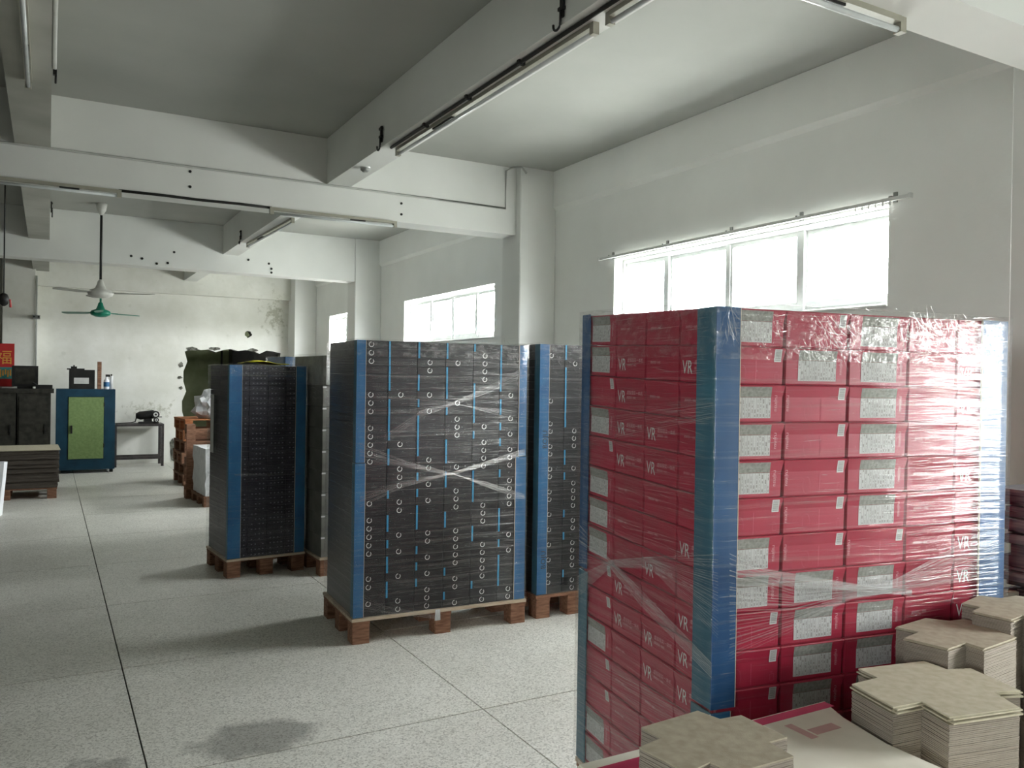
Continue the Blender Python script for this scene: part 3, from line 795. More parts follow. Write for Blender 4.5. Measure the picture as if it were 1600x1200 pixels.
# VR print sits on local -x face; build matrices
mvr = Matrix(((0, 0, -1, -ca / 2 + FLR - .0004), (-1, 0, 0, 0), (0, 1, 0, 0), (0, 0, 0, 1)))
def E_carton(u, v, k, extra, label, front, seed, group):
    """k layer from the bottom; front: 'L' label, 'B' barcode, 'V' lettering, 'v' plain side, '' nothing"""
    o = link('carton', me_red, None, E_.M(u, v, .14 + k * ch, extra))
    tag(o, label, 'carton', group)
    def word(x):
        w_ = link('wordmark', me_word, o); w_.matrix_local = Matrix(((0, 1, 0, x), (0, 0, -1, yl - .0003), (-1, 0, 0, ch * .72), (0, 0, 0, 1)))
    if 'L' in front:
        link('spec_label', me_lab, o); word(.081)
    if 'B' in front:
        link('barcode_label', me_bar, o); tag(link('line_print', me_line, o), kind='stuff'); word(-.104)
    if 'V' in front:
        link('lettering', me_vr, o, mvr @ T(-cb / 2 + .016, .024, 0)); link('lettering_small', me_cjk, o, mvr @ T(-cb / 2 + .078, .052, 0))
        link('lettering_small', me_cjk2, o, mvr @ T(-cb / 2 + .078, .038, 0))
    if 'v' in front:
        link('lettering_small', me_cjk2, o, mvr @ T(-cb / 2 + .03, .05, 0))
    return o
colF = ['LBLLLBLLBBBLBLB', 'BLBBBBBLLLLBLLB', 'LLLLLLBLLLLLBLL']
vR = 'vVVvVvVVVvVvVVv'
cE = 'LLBLBLLLBBLBBLL'      # far left column, label faces
cV = ['vVvvvvVvVVVvVvV', 'vvvVVvvVvVVvVvv', 'vVVVVvvvVVvvvvv']   # near -> far
gE = 'red cartons of the wrapped stack'
FT = {'L': 'a pale table label', 'B': 'a small barcode'}
ORD = ['bottom', 'second lowest', 'third lowest', 'fourth lowest', 'fifth lowest', 'sixth lowest', 'seventh lowest', 'middle', 'eighth from top', 'seventh from top', 'sixth from top', 'fifth from top', 'fourth from top', 'third from top', 'second from top', 'top']
for r_ in range(15):
    k = 14 - r_
    row = ['top', 'second', 'third', 'fourth', 'fifth', 'sixth', 'seventh', 'eighth', 'ninth', 'tenth', 'eleventh', 'twelfth', 'thirteenth', 'fourteenth', 'lowest'][r_] + ' row'
    for c in range(3):
        for rr in range(3):
            if c > 0 and rr > 0 and r_ > 0: continue          # inside the stack, never seen
            fr = (colF[c][r_] if rr == 0 else '') + (cV[rr][r_] if c == 0 else '')
            if c > 0 and rr > 0:
                lb = 'red carton inside the top layer, %s, %s row back' % (['', 'second column', 'third column'][c], ['', 'one', 'two'][rr])
            elif rr == 0:
                lb = 'red carton with %s, %s, %s of the front' % (FT[colF[c][r_]], row, ['first column', 'second column', 'third column'][c])
            else:
                lb = 'red carton %s, %s, %s column on the left side' % ('with white VR lettering' if cV[rr][r_] == 'V' else 'with a plain side', row, ['', 'second', 'third'][rr])
            E_carton(ca * (c + .5), cb * (rr + .5), k, 0, lb, fr, r_ * 9 + c, gE)
    for c in range(2):
        for rr in range(3):
            if c == 0 and rr > 0 and r_ > 0: continue
            E_carton(3 * ca + cb * (c + .5), ca * (.5 + rr), k, math.pi / 2, ('red carton with %s, %s, %s from the right corner guard' % ('VR lettering' if c and vR[r_] == 'V' else 'a plain side', row, ['second', 'first'][c])) if rr == 0 else ('red carton at the right %s, %s, %s of the red stack' % (['', 'side', 'back corner'][rr], row, ['inner', 'outer'][c])), (vR[r_] if c else 'v') if rr == 0 else '', r_, gE)
    E_carton(cb / 2, 3 * cb + ca / 2, k, -math.pi / 2, 'red carton with %s, %s, far left edge of the red stack' % (FT[cE[r_]], row), cE[r_], r_, gE)
for c in (1, 2):      # back row of the top layer
    E_carton(cb * (c + .5), 3 * cb + ca / 2, 14, -math.pi / 2, 'red carton on the back edge of the top layer, %s from the left' % ['', 'second', 'third'][c], '', 0, gE)
guard('upper blue corner guard on the near edge of the red stack', E_, 'fl', .14 + ch * 4.6, 1.736, .068, fl=.085, mats=('guard_navy', 'guard_teal', 'guard_core'))
guard('lower blue corner guard on the near edge of the red stack', E_, 'fl', .142, .14 + ch * 4.5, .055, fl=.09, off=.003)
guard('dark blue corner guard on the right edge of the red stack', E_, 'fr', .142, 1.736, .10, fl=.06, mats=('guard_navy', 'guard_navy', 'guard_core'))
guard('upper blue corner guard on the far left edge of the red stack', E_, 'bl', .14 + ch * 6.5, 1.736, .05, fl=.05, mats=('guard_navy', 'guard_navy', 'guard_core'))
guard('lower teal corner guard on the far left edge of the red stack', E_, 'bl', .142, .14 + ch * 6.4, .05, fl=.055, mats=('guard_teal', 'guard_teal', 'guard_core'))
fE = film('clear wrinkled stretch wrap round the red carton stack', E_, z1=1.742, seed=1.3, crumple=.15)
band(fE, E_, [((1140, 865), (1140, 1035)), ((1240, 912), (1240, 985)), ((1330, 918), (1330, 936)), ((1400, 905), (1400, 925)), ((1560, 818), (1560, 905))], 26)
band(fE, E_, [((1150, 880), (1150, 915)), ((1250, 898), (1250, 915)), ((1350, 915), (1350, 925)), ((1425, 922), (1425, 930))], 16, .0022)
band(fE, E_, [((904, 815), (904, 880)), ((948, 868), (948, 880)), ((1000, 920), (1000, 945)), ((1112, 1035), (1112, 1060))], 16, .0018, 'side')
band(fE, E_, [((902, 900), (902, 935)), ((955, 875), (955, 885)), ((1020, 870), (1020, 890)), ((1122, 865), (1122, 1000))], 26, .0011, 'side')
band(fE, E_, [((901, 1010), (901, 1200)), ((1115, 1120), (1115, 1330))], 44, .0009, 'side')
band(fE, E_, [((912, 700), (912, 640)), ((1115, 655), (1115, 620))], 18, .0008, 'side')
for a in ((1138, 490, 5, 12, 26, 1, 50, 88, 8), (1160, 505, 10, 8, 8, 2, 45, 80, 15), (1215, 505, 8, 10, 14, 3, 26, 70, 60), (1290, 500, 12, 10, 36, 4, 55, 70, 18), (1250, 545, 16, 6, 22, 5, 28, 50, 25),
          (1345, 530, 25, 12, 30, 6, 28, 100, 30), (1435, 490, 12, 10, 40, 7, 60, 75, 25), (1480, 505, 12, 10, 30, 8, 45, 95, 40), (1390, 505, 30, 14, 50, 9, 18, 130, 40), (1190, 520, 25, 18, 40, 10, 12, 110, 60), (1545, 520, 6, 20, 20, 11, 50, 90, 10), (1310, 545, 40, 14, 50, 12, 16, 120, 40)):
    creases(fE, E_, a[0], a[1], a[2], a[3], a[4], a[5], 'front', .024, a[6], a[7], a[8])

folds(fE, E_, 420, 61, 'front'); folds(fE, E_, 420, 62, 'front', .62, .98, .35, 1, .03, .14); folds(fE, E_, 420, 63, 'side', l1=.2, slope=.06); folds(fE, E_, 260, 64, 'side', z0=.5, z1=1, l0=.05, l1=.3, slope=-.03)

# ---------------------------------------------------------------- C and D: thin black cartons with rings and blue stripes
NL = 33
nthw = ['first', 'second', 'third', 'fourth', 'fifth', 'sixth']
def nth(i):
    n = i + 1
    return '%d%s' % (n, 'th' if 10 < n % 100 < 14 else {1: 'st', 2: 'nd', 3: 'rd'}.get(n % 10, 'th'))
def ring_mesh(r, t):
    b = MB(); n = 16
    for k in range(n):
        if k in (2, 3): continue
        a0, a1 = 2 * math.pi * k / n, 2 * math.pi * (k + 1) / n
        b.quad(*[(q * math.cos(a), 0, q * math.sin(a)) for q, a in ((r, a0), (r, a1), (r - t, a1), (r - t, a0))])
    return b.mesh('ring_mark', 'print_white')
me_ring = ring_mesh(.0155, .0042)
RING = [[0, 1, 2, 6, 7, 8, 10, 11, 12, 13, 14, 19, 21, 22, 23, 24, 25, 28, 29, 31], [6, 12, 15, 16, 17, 19, 20, 23, 25, 28, 31, 32],
        [2, 3, 6, 8, 14, 15, 17, 19, 23, 24, 26, 28, 30, 31, 32], [2, 7, 9, 10, 11, 15, 18, 19, 20, 23, 24, 25, 26, 27, 29, 30, 32],
        [1, 2, 3, 4, 10, 12, 13, 14, 15, 20, 21, 22, 25, 26, 27, 28, 29, 31, 32], [6, 9, 11, 13, 14, 15, 17, 18, 19, 20, 24, 26, 31, 32]]
RD = [[1, 7, 10, 11, 13, 14, 16, 17, 19, 20, 22, 24, 26, 28, 30, 31], [2, 11, 12, 13, 16, 18, 19, 20, 21, 23, 24, 26, 27, 28, 29, 31, 32], [3, 4, 9, 12, 15, 16, 22]]
def black_stack(st, cols, cw, where):
    hh = (st.zt - st.zb) / NL
    m = MB(); c_ = .0012
    m.cbox(-cw / 2 + .0006, cw / 2 - .0006, 0, st.d, c_ * .3, hh - .0008, .002)
    me = m.mesh('thin_carton', 'carton_black')
    ms = MB().quad((-.0055, 0, .0), (.0055, 0, .0), (.0055, 0, hh * .985), (-.0055, 0, hh * .985)).mesh('blue_stripe', 'stripe_blue')
    mg = MB()
    for q in range(5): mg.quad((.03 + q * .006, 0, .02), (.0345 + q * .006, 0, .02), (.0345 + q * .006, 0, .0225), (.03 + q * .006, 0, .0225))
    mgm = mg.mesh('small_print', 'print_dim')
    rr = random.Random(where)
    for c, rings in enumerate(cols):
        for r_ in range(NL):
            k = NL - 1 - r_
            o = link('thin_carton', me, None, st.M(cw * (c + .5) + rr.uniform(-.0006, .0006), rr.uniform(-.0015, .001), st.zb + k * hh))
            if r_ in rings:
                tag(o, 'thin black carton with a white ring, %s from top, %s column, %s' % (nth(r_), nthw[c], where), 'carton', 'ringed cartons in the %s' % where)
                link('ring_mark', me_ring, o, T(-cw / 2 + .078, -.0008, hh / 2))
            else:
                tag(o, 'thin black carton with a blue stripe, %s from top, %s column, %s' % (nth(r_), nthw[c], where), 'carton', 'blue striped cartons in the %s' % where)
                link('blue_stripe', ms, o, T(-cw / 2 + .010, -.0008, 0))
                link('small_print', mgm, o, T(-.03, -.0008, 0))
plain('print_dim', (.10, .10, .10), .6)
C_ = Stack(1.515, 4.465, -2.6, 1.062, .62, .145, 1.712)
D_ = Stack(2.70, 4.44, -1.5, .531, .62, .145, 1.728)
pallet('wooden pallet under the tall black stack', C_, .02)
black_stack(C_, RING, .177, 'wide black stack')
pallet('dark wooden pallet under the black stack behind the red one', D_, .02, 'pallet_wood')
black_stack(D_, RD, .177, 'right black stack')
for st, nm, co, zs in ((C_, 'tall black stack', 'fl', 1.02), (C_, 'tall black stack', 'fr', 1.03)):
    side = 'left' if co == 'fl' else 'right'
    guard('upper blue corner guard on the %s edge of the %s' % (side, nm), st, co, zs, st.zt - .001, .044, fl=.05)
    guard('lower blue corner guard on the %s edge of the %s' % (side, nm), st, co, st.zb + .002, zs - .004, .048 if side == 'left' else .062, fl=.05, off=.006)
gd = guard('blue corner guard with sideways lettering on the stack behind the red one', D_, 'fl', D_.zb + .002, D_.zt - .001, .06, fl=.06)
me_bo = text_mesh('BOJU', .05, 'print_black', 'lettering', 1.0)
for zz in (.16, .92):
    link('lettering', me_bo, gd, Matrix(((0, -1, 0, .052), (0, 0, -1, -.0092), (1, 0, 0, zz), (0, 0, 0, 1))))
fC = film('clear stretch wrap round the tall wide black stack', C_, seed=4.1, crumple=.09)
fD = film('clear stretch wrap round the black stack behind the red one', D_, seed=7.7, crumple=.09)
band(fC, C_, [((562, 690), (562, 720)), ((640, 722), (640, 732)), ((705, 738), (705, 743)), ((760, 720), (760, 728)), ((820, 700), (820, 712))], 10, .0016)
band(fC, C_, [((562, 795), (562, 770)), ((630, 762), (630, 752)), ((705, 741), (705, 738)), ((760, 752), (760, 762)), ((820, 772), (820, 782))], 10, .0014)
band(fC, C_, [((600, 680), (600, 695)), ((660, 640), (660, 650)), ((705, 630), (705, 634)), ((760, 605), (760, 615)), ((815, 575), (815, 590))], 8, .0012)
band(fC, C_, [((640, 642), (640, 622)), ((705, 632), (705, 628)), ((800, 640), (800, 655))], 7, .001)
band(fC, C_, [((562, 925), (562, 955)), ((600, 945), (600, 958)), ((680, 962), (680, 967))], 8, .001)
band(fC, C_, [((519, 640), (519, 690)), ((552, 690), (552, 740))], 10, .0012, 'side')
for a in ((530, 565, 6, 10, 40, 21, 22, 80, 30), (535, 660, 6, 30, 30, 22, 40, 60, 20), (540, 780, 6, 60, 40, 23, 25, 100, 25)):
    creases(fC, C_, a[0], a[1], a[2], a[3], a[4], a[5], 'side', .024, a[6], a[7], a[8])
for a in ((795, 550, 8, 10, 40, 24, 20, 100, 40), (780, 590, 12, 20, 30, 25, 30, 170, 15), (812, 560, 4, 20, 20, 26, 30, 95, 15)):
    creases(fC, C_, a[0], a[1], a[2], a[3], a[4], a[5], 'front', .024, a[6], a[7], a[8])
creases(fD, D_, 880, 560, 20, 14, 50, 27, 'front', .024, 16, 100, 50)
folds(fC, C_, 700, 65, 'front', l0=.02, l1=.1); folds(fC, C_, 260, 66, 'front', .6, 1, .55, 1, .02, .1); folds(fC, C_, 260, 67, 'side', l0=.05, l1=.25, slope=.3); folds(fD, D_, 420, 68, 'front', slope=-.08)
tail = C_.mi @ C_.face(680, 958, .02)
b = MB(); r = random.Random(9)
for k in range(5):
    x = tail.x + .006 * k; b.quad((x, tail.y - .004 * (k % 2), .145), (x + .006, tail.y - .004 * ((k + 1) % 2), .145), (x + .005, tail.y - .012 * ((k + 1) % 2), .085), (x - .002, tail.y - .012 * (k % 2), .08))
b.build('film_tail', 'foam_white', fC)

# ---------------------------------------------------------------- A: far dark stack
A_ = Stack(1.174, 6.335, 4.5, .567, .575, .14, 1.577)
pallet('wooden pallet under the small dark stack', A_, .015)
mb = MB(); dots = MB(); r = random.Random(12)
NA = 38; hA = (A_.zt - A_.zb) / NA
for k in range(NA):
    bul = .012 * math.sin(math.pi * k / NA)
    for c in range(4):
        cw = A_.w / 4
        for rr in range(2):
            y0 = rr * A_.d / 2; o = r.uniform(-.003, .003)
            mb.box(cw * c + .0015 + o * .3, cw * (c + 1) - .0015 + o * .3, y0 + (o if rr == 0 else 0), y0 + A_.d / 2 - .002, A_.zb + k * hA + .001, A_.zb + (k + 1) * hA - .001)
        for q in range(4):
            x = cw * c + cw * (.2 + .2 * q); z = A_.zb + k * hA + hA * .5
            if r.random() < .75: dots.quad((x - .005, -.0045, z - .004), (x + .005, -.0045, z - .004), (x + .005, -.0045, z + .004), (x - .005, -.0045, z + .004))
aS = mb.build('stacked_cartons', 'carton_dark'); aS.matrix_world = A_.m
tag(aS, 'small dark stack of thin dotted cartons on a pallet', 'cartons', kind='stuff')
plain('dot_ink', (.16, .16, .19), .6)
dd = dots.build('dot_print', 'dot_ink', aS); dd['kind'] = 'stuff'
guard('blue corner guard on the left edge of the small dark stack', A_, 'fl', A_.zb + .002, A_.zt + .002, .085, fl=.04, mats=('guard_blue', 'guard_teal', 'guard_core'))
guard('blue corner guard on the right edge of the small dark stack', A_, 'fr', A_.zb + .002, A_.zt + .002, .07, fl=.06)
fA = film('dusty stretch wrap round the small dark stack', A_, seed=9.1, crumple=.08)
creases(fA, A_, 345, 600, 8, 30, 40, 31, 'side', .024, 25, 90, 30); creases(fA, A_, 340, 800, 8, 60, 40, 32, 'side', .024, 30, 80, 30)
band(fA, A_, [((366, 740), (366, 744)), ((470, 738), (470, 742))], 4, .002)
folds(fA, A_, 160, 69, 'side', l0=.05, l1=.3); folds(fA, A_, 60, 70, 'front')
ys_ = MB(); yv = []
for i in range(7):
    for j in range(4):
        yv.append((.16 + .3 * i / 6, .05 + .35 * j / 3, A_.zt + .026 + .012 * math.sin(i * .9) + .008 * math.sin(j * 2)))
ys_.add(yv, [(i * 4 + j, (i + 1) * 4 + j, (i + 1) * 4 + j + 1, i * 4 + j + 1) for i in range(6) for j in range(3)])
yo = ys_.build('plastic_sheet', 'yellow', None, True); yo.matrix_world = A_.m
sm = yo.modifiers.new('thickness', 'SOLIDIFY'); sm.thickness = .004
tag(yo, 'crumpled yellow sheet lying on the small dark stack', 'sheet')
lb_ = MB().box(-.0265, -.025, .36, .45, .9, 1.35).build('paper_tag', 'print_grey'); lb_.matrix_world = A_.m
tag(lb_, 'pale paper slip stuck on the left side of the small dark stack', 'paper')

# ---------------------------------------------------------------- B: grey stack between the dark and the black stack
B_ = Stack(1.80, 6.10, 2, .9, .75, .14, 1.44)
pallet('wooden pallet under the grey carton stack', B_, .01)
hB = (1.44 - .14) / 8
me_b = MB().cbox(-.446 / 2, .446 / 2, -.37 / 2, .37 / 2, .001, hB - .002, .003).mesh('grey_carton', 'carton_grey')
me_t = MB().box(-.446 / 2 - .001, -.446 / 2 + .03, -.37 / 2 - .0015, -.37 / 2, hB * .86, hB * .93).mesh('tape_tab', 'print_white')
for k in range(8):
    for c in range(2):
        for rr in range(2):
            if c == 1 and rr == 1: continue
            o = link('grey_carton', me_b, None, B_.M(.225 + .45 * c, .1875 + .375 * rr, B_.zb + k * hB))
            tag(o, 'grey carton %s from the floor, %s of the grey stack' % (nth(k), [['front left', 'back left'], ['front right', '']][c][rr]), 'carton', 'grey cartons between the dark and black stacks')
            if c == 0 and rr == 0: link('tape_tab', me_t, o, T(0, 0, 0) @ Matrix.Rotation(0, 4, 'X'))
bt = Stack(1.80, 6.08, 2, .9, .75, 1.44, 1.675)
mb = MB(); mb.cbox(0, .9, 0, .75, 1.441, 1.66, .02)
bo = mb.build('wrapped_bundle', 'bundle_grey'); bo.matrix_world = bt.m
tag(bo, 'pale film wrapped bundle on top of the grey carton stack', 'bundle')
fB = film('crumpled film round the bundle on the grey stack', bt, z0=1.442, z1=1.672, off=.012, seed=2.2, crumple=.2)
creases(fB, bt, 500, 595, 10, 20, 90, 41, 'front', .02, 16, 110, 50)
# ---------------------------------------------------------------- G: blue stack far behind
G_ = Stack(1.99, 8.0, 3, .75, .6, .14, 1.69)
pallet('pallet under the blue carton stack', G_, .01)
hG = (1.69 - .14) / 20
me_g = MB().cbox(-.1245, .1245, 0, .6, .001, hG - .001, .002).mesh('blue_carton', 'carton_blue')
dg = MB(); dg.tube([(.0, -.0015, 0), (.0, -.0005, 0)], .012, 10); me_gd = dg.mesh('dot_mark', 'print_grey')
for k in range(20):
    for c in range(3):
        o = link('blue_carton', me_g, None, G_.M(.125 + .25 * c, 0, G_.zb + k * hG)); tag(o, 'blue carton with a pale dot, %s from top, %s column of the blue stack' % (nth(19 - k), nthw[c]), 'carton', 'blue cartons behind the dark stack')
        link('dot_mark', me_gd, o, T(.06, 0, hG / 2))
film('film round the blue stack far behind', G_, seed=5.5)

# ================================================================ far end of the hall
# ---- cabinet
cb_ = thing('metal_cabinet', 'dark blue metal cabinet with a green door', 'cabinet', (.11, 13.95, 0))
MB().box(0, .79, 0, .6, .05, .1).box(.0, .79, 0, .6, 1.15, 1.262).box(0, .15, 0, .6, .1, 1.15).box(.64, .79, 0, .6, .1, 1.15).box(.15, .64, .03, .6, .1, 1.15).box(.15, .64, .0, .03, .1, .21).build('body', 'cabinet_blue', cb_)
for q in ((.02, .04), (.72, .04), (.02, .5), (.72, .5)): MB().box(q[0], q[0] + .05, q[1], q[1] + .05, 0, .05).build('foot', 'machine_black', cb_)
dr = MB().cbox(.16, .632, -.006, .028, .215, 1.142, .004).build('door', 'cabinet_green', cb_)
MB().box(.19, .215, -.03, -.006, .60, .72).build('door_handle', 'machine_black', dr)
for z in (.38, 1.0): MB().tube([(.637, -.004, z), (.637, -.004, z + .06)], .008).build('hinge', 'machine_black', dr)
# ---- things on the cabinet
bxm = thing('metal_box', 'black box with a white label standing on the cabinet', 'box', (.28, 14.02, 1.262))
MB().cbox(0, .34, 0, .35, 0, .29, .006).box(-.03, .2, -.01, .3, .29, .31).build('body', 'machine_black', bxm)
MB().box(.06, .26, -.003, 0, .08, .17).build('label_plate', 'print_white', bxm)
MB().box(.02, .1, .05, .1, .31, .34).box(.05, .07, .06, .08, .31, .36).build('lid_catch', 'machine_black', bxm)
tag(MB().cbox(.655, .71, 14.02, 14.08, 1.262, 1.68, .003).build('wooden_post', 'pallet_wood'), 'upright brown wooden post standing on the cabinet', 'post')
bt_ = thing('spray_bottle', 'small white and purple bottle on the cabinet beside the post', 'bottle', (.78, 14.05, 1.262))
MB().lathe([(.035, 0), (.04, .01), (.04, .13), (.015, .16), (.015, .19)]).build('bottle_body', 'paper_white', bt_, True)
MB().lathe([(.041, .04), (.041, .11)]).build('bottle_label', 'bottle_purple' if 'bottle_purple' in M else 'guard_blue', bt_)
MB().box(-.012, .05, -.01, .01, .19, .225).build('nozzle', 'machine_black', bt_)
bt2 = thing('tin_can', 'thin white tin standing at the right end of the cabinet top', 'tin', (.85, 14.08, 1.262))
MB().lathe([(.025, 0), (.025, .2), (.022, .205)]).build('tin_body', 'foam_white', bt2, True); MB().lathe([(.012, .205), (.012, .23)]).build('cap', 'machine_black', bt2)
# ---- table with bench grinder
tb = thing('steel_table', 'low dark steel table against the end wall', 'table', (.93, 14.6, 0))
MB().box(0, .74, 0, .45, .655, .69).build('table_top', 'steel_dark', tb)
for x in (.0, .70):
    for y in (.0, .41): MB().box(x, x + .04, y, y + .04, 0, .655).build('leg', 'steel_dark', tb)
MB().box(.04, .70, .0, .035, .12, .16).build('rail', 'steel_dark', tb); MB().box(.04, .70, .41, .445, .12, .16).build('rail', 'steel_dark', tb)
gr = thing('bench_grinder', 'black bench grinder with two pale rimmed wheels on the table', 'grinder', (1.46, 14.78, .69))
MB().box(-.16, .14, -.07, .07, 0, .03).box(-.08, .04, -.05, .05, .03, .08).build('base', 'machine_black', gr)
MB().tube([(-.2, 0, .13), (-.14, 0, .13), (.06, 0, .15), (.11, 0, .15)], [.04, .07, .07, .05], 14).build('motor', 'machine_black', gr, True)
for (x, z, r_) in ((.09, .15, .06), (.1, .06, .04)):
    w_ = MB().tube([(x, -.09, z), (x, -.04, z)], r_, 16).build('wheel_guard', 'machine_black', gr)
    MB().tube([(x, -.096, z), (x, -.09, z)], r_ * .6, 16).build('wheel_rim', 'print_white', w_); MB().tube([(x, -.1, z), (x, -.096, z)], r_ * .28, 12).build('hub', 'machine_black', w_)
MB().box(.1, .19, -.05, -.02, .1, .115).build('tool_rest', 'machine_black', gr)
MB().tube([(-.19, .03, .1), (-.2, .1, .03), (-.26, .1, .012), (-.38, .02, .010), (-.46, -.06, .010), (-.5, -.14, .010)], .008, 6).build('power_cord', 'cable_black', gr, True)
# ---- dark bench at the far left, poster, frame
wb = thing('workbench', 'dark bench cabinet left of the blue cabinet', 'workbench', (-1.28, 13.9, 0))
MB().box(0, 1.36, 0, .7, 1.2, 1.26).build('bench_top', 'bench_dark', wb)
for k in range(3):
    MB().box(.02 + .44 * k, .44 + .44 * k, .02, .68, .06, 1.2).build('body', 'bench_dark', wb)
    pn = MB().box(.04 + .44 * k, .42 + .44 * k, .005, .02, .1, 1.15).build('door', 'bench_dark', wb)
    MB().box(.36 + .44 * k, .38 + .44 * k, -.012, .005, .6, .75).build('handle', 'machine_black', pn)
for q in (.04, 1.24): MB().box(q, q + .06, .05, .6, 0, .06).build('foot', 'machine_black', wb)
p = on_y(39, 600, 14.3)
sc_ = thing('monitor', 'dark square monitor standing on the dark bench', 'monitor', (p.x, 14.3, 1.26))
MB().box(-.17, .17, 0, .05, .03, .34).build('casing', 'machine_black', sc_); MB().box(-.13, .13, -.003, 0, .07, .30).build('screen', 'bench_dark', sc_); MB().box(-.1, .1, -.03, .1, 0, .03).build('stand', 'machine_black', sc_)
p = on_y(70, 615, 14.1)
tl = thing('hand_tool', 'small dark tool lying on the end of the bench', 'tool', (p.x, 14.15, 1.26)); MB().box(-.12, .1, -.04, .04, 0, .06).build('tool_body', 'machine_black', tl); MB().tube([(-.1, 0, .05), (-.16, 0, .09)], .015).build('tool_handle', 'machine_black', tl)
pp0, pp1 = on_y(-14, 536, 14.77), on_y(22, 604, 14.77)
po = thing('wall_poster', 'red and gold printed poster on the stained column', 'poster', (pp0.x, 14.772, pp1.z))
pw, ph = pp1.x - pp0.x, pp0.z - pp1.z
MB().box(0, pw, -.004, 0, 0, ph).build('sheet', 'poster_red', po)
MB().box(.01, pw - .01, -.006, -.004, ph * .18, ph * .45).build('pattern_band', 'poster_teal', po)
for k in range(9): MB().box(.02 + pw * k / 9.5, .02 + pw * k / 9.5 + .02, -.008, -.006, ph * (.22 + .03 * (k % 3)), ph * (.38 + .02 * (k % 2))).build('gold_mark', 'gold', po)
fu = text_mesh('福', pw * .75, 'gold', 'gold_character', 1.0, 'CENTER')
link('gold_character', fu, po, Matrix(((1, 0, 0, pw * .55), (0, 0, -1, -.006), (0, 1, 0, ph * .55), (0, 0, 0, 1))))

# ---- cardboard sheets on a pallet at the left
def sheet_pile(name, label, pts, z0, z1, top, edge, th=.02, jit=.006, seed=0, cat='cardboard stack', lean=(0, 0)):
    """many flat sheets lying on each other: layered mesh, every layer slightly shifted"""
    r = random.Random(seed); b = MB(); n = max(1, round((z1 - z0) / th)); h = (z1 - z0) / n
    for k in range(n):
        ox, oy = r.uniform(-jit, jit) + lean[0] * k / n, r.uniform(-jit, jit) + lean[1] * k / n
        b.prism([(p[0] + ox, p[1] + oy) for p in pts], z0 + k * h + .0004, z0 + (k + 1) * h - .0004, 0, None, 1 if k == n - 1 else 0)
    o = b.build(name, [edge, top]); return tag(o, label, cat, kind='stuff')
K_ = Stack(-.95, 11.28, 0, 1.06, .8, .13, .6)
pallet('pallet under the cardboard sheets at the left', K_, .0, 'pallet_wood', zt=.13)
rect = [(-.95, 11.28), (.12, 11.28), (.12, 12.05), (-.95, 12.05)]
sheet_pile('cardboard_sheets', 'pile of brown cardboard sheets on a pallet at the left edge', rect, .131, .575, 'greyboard', 'cardboard_brown' if 'cardboard_brown' in M else 'greyboard_edge', .02, .014, 4)
tag(MB().prism([(-.96, 11.27), (.14, 11.25), (.12, 12.07), (-.95, 12.06)], .577, .585).build('cardboard_sheet', 'greyboard_light'), 'pale top sheet on the cardboard pile at the left edge', 'sheet')
p = on_z(0, 805, .0)
sk = thing('paper_sack', 'white paper sack standing at the left edge in front of the cardboard pile', 'sack', (p.x - .13, p.y, 0))
b = MB(); b.prism([(-.2, -.1), (.12, -.1), (.15, 0), (.12, .1), (-.2, .1)], 0, .5)
for i in range(5, 10): x, y, z = b.v[i]; b.v[i] = (x * .95 + .05, y * .4, z + .06)
b.build('sack_body', 'paper_white', sk); MB().box(-.1, .05, -.105, -.1, .08, .2).build('sack_print', 'poster_teal', sk)

# ---- stack of pallets by the opening, with crumpled paper
hp_ = .15
for k in range(6):
    dx, dy, da = ((0, 0, 0), (.02, .02, 1), (-.02, .03, -1), (.03, 0, 2), (.0, .05, -2), (.02, .04, 1))[k]
    st = Stack(1.60 + dx, 11.85 + dy, 2 + da, 1.0, .8, hp_, 1)
    st.m = T(0, 0, k * hp_) @ st.m
    lab = 'brown wooden pallet, %s of the pallet pile by the opening' % ['lowest', 'second', 'third', 'fourth', 'fifth', 'topmost'][k]
    t = pallet(lab, st, .0, 'pallet_orange' if k > 3 else 'pallet_wood', 6, zt=hp_, block='pallet_orange' if k > 3 else 'pallet_wood')
    t['group'] = 'pallets piled by the opening'
b = MB(); r = random.Random(2)
bm = bmesh.new(); bmesh.ops.create_icosphere(bm, subdivisions=3, radius=.24)
for v in bm.verts:
    d = v.co.normalized(); v.co *= (1 + .35 * noise.noise(d * 2.3) + .22 * noise.noise(d * 6)); v.co.z = max(v.co.z * .95, -.16)
me = bpy.data.meshes.new('crumpled_paper'); bm.to_mesh(me); bm.free(); me.materials.append(M['paper_white'])
cp = link('crumpled_paper', me); cp.location = (2.02, 12.15, .9 + .165); tag(cp, 'crumpled white paper lying on the pallet pile', 'paper')
# white wrapped load on a brown pallet, pallet on edge behind
V_ = Stack(1.55, 9.85, 3, .8, .7, .12, .66)
pallet('reddish brown pallet under the white wrapped load', V_, .0, 'pallet_wood', zt=.12)
vo_ = thing('white_load', 'white wrapped load standing on a reddish pallet', 'load', mat=V_.m)
b = MB(); r = random.Random(6); n = 14
for k in range(9):
    z = .122 + (.66 - .122) * k / 8
    for i in range(4 * n):
        s_i, f_ = divmod(i, n); f_ /= n
        u, v = [(f_, 0), (1, f_), (1 - f_, 1), (0, 1 - f_)][s_i]
        b.v.append((.02 + .78 * u + r.uniform(-.008, .008), .01 + .68 * v + r.uniform(-.008, .008), z))
for k in range(8):
    for i in range(4 * n): b.f.append((k * 4 * n + i, k * 4 * n + (i + 1) % (4 * n), (k + 1) * 4 * n + (i + 1) % (4 * n), (k + 1) * 4 * n + i)); b.mi.append(0)
b.f.append(tuple(8 * 4 * n + i for i in range(4 * n))); b.mi.append(0)
b.build('wrapped_cover', 'foam_white', vo_)
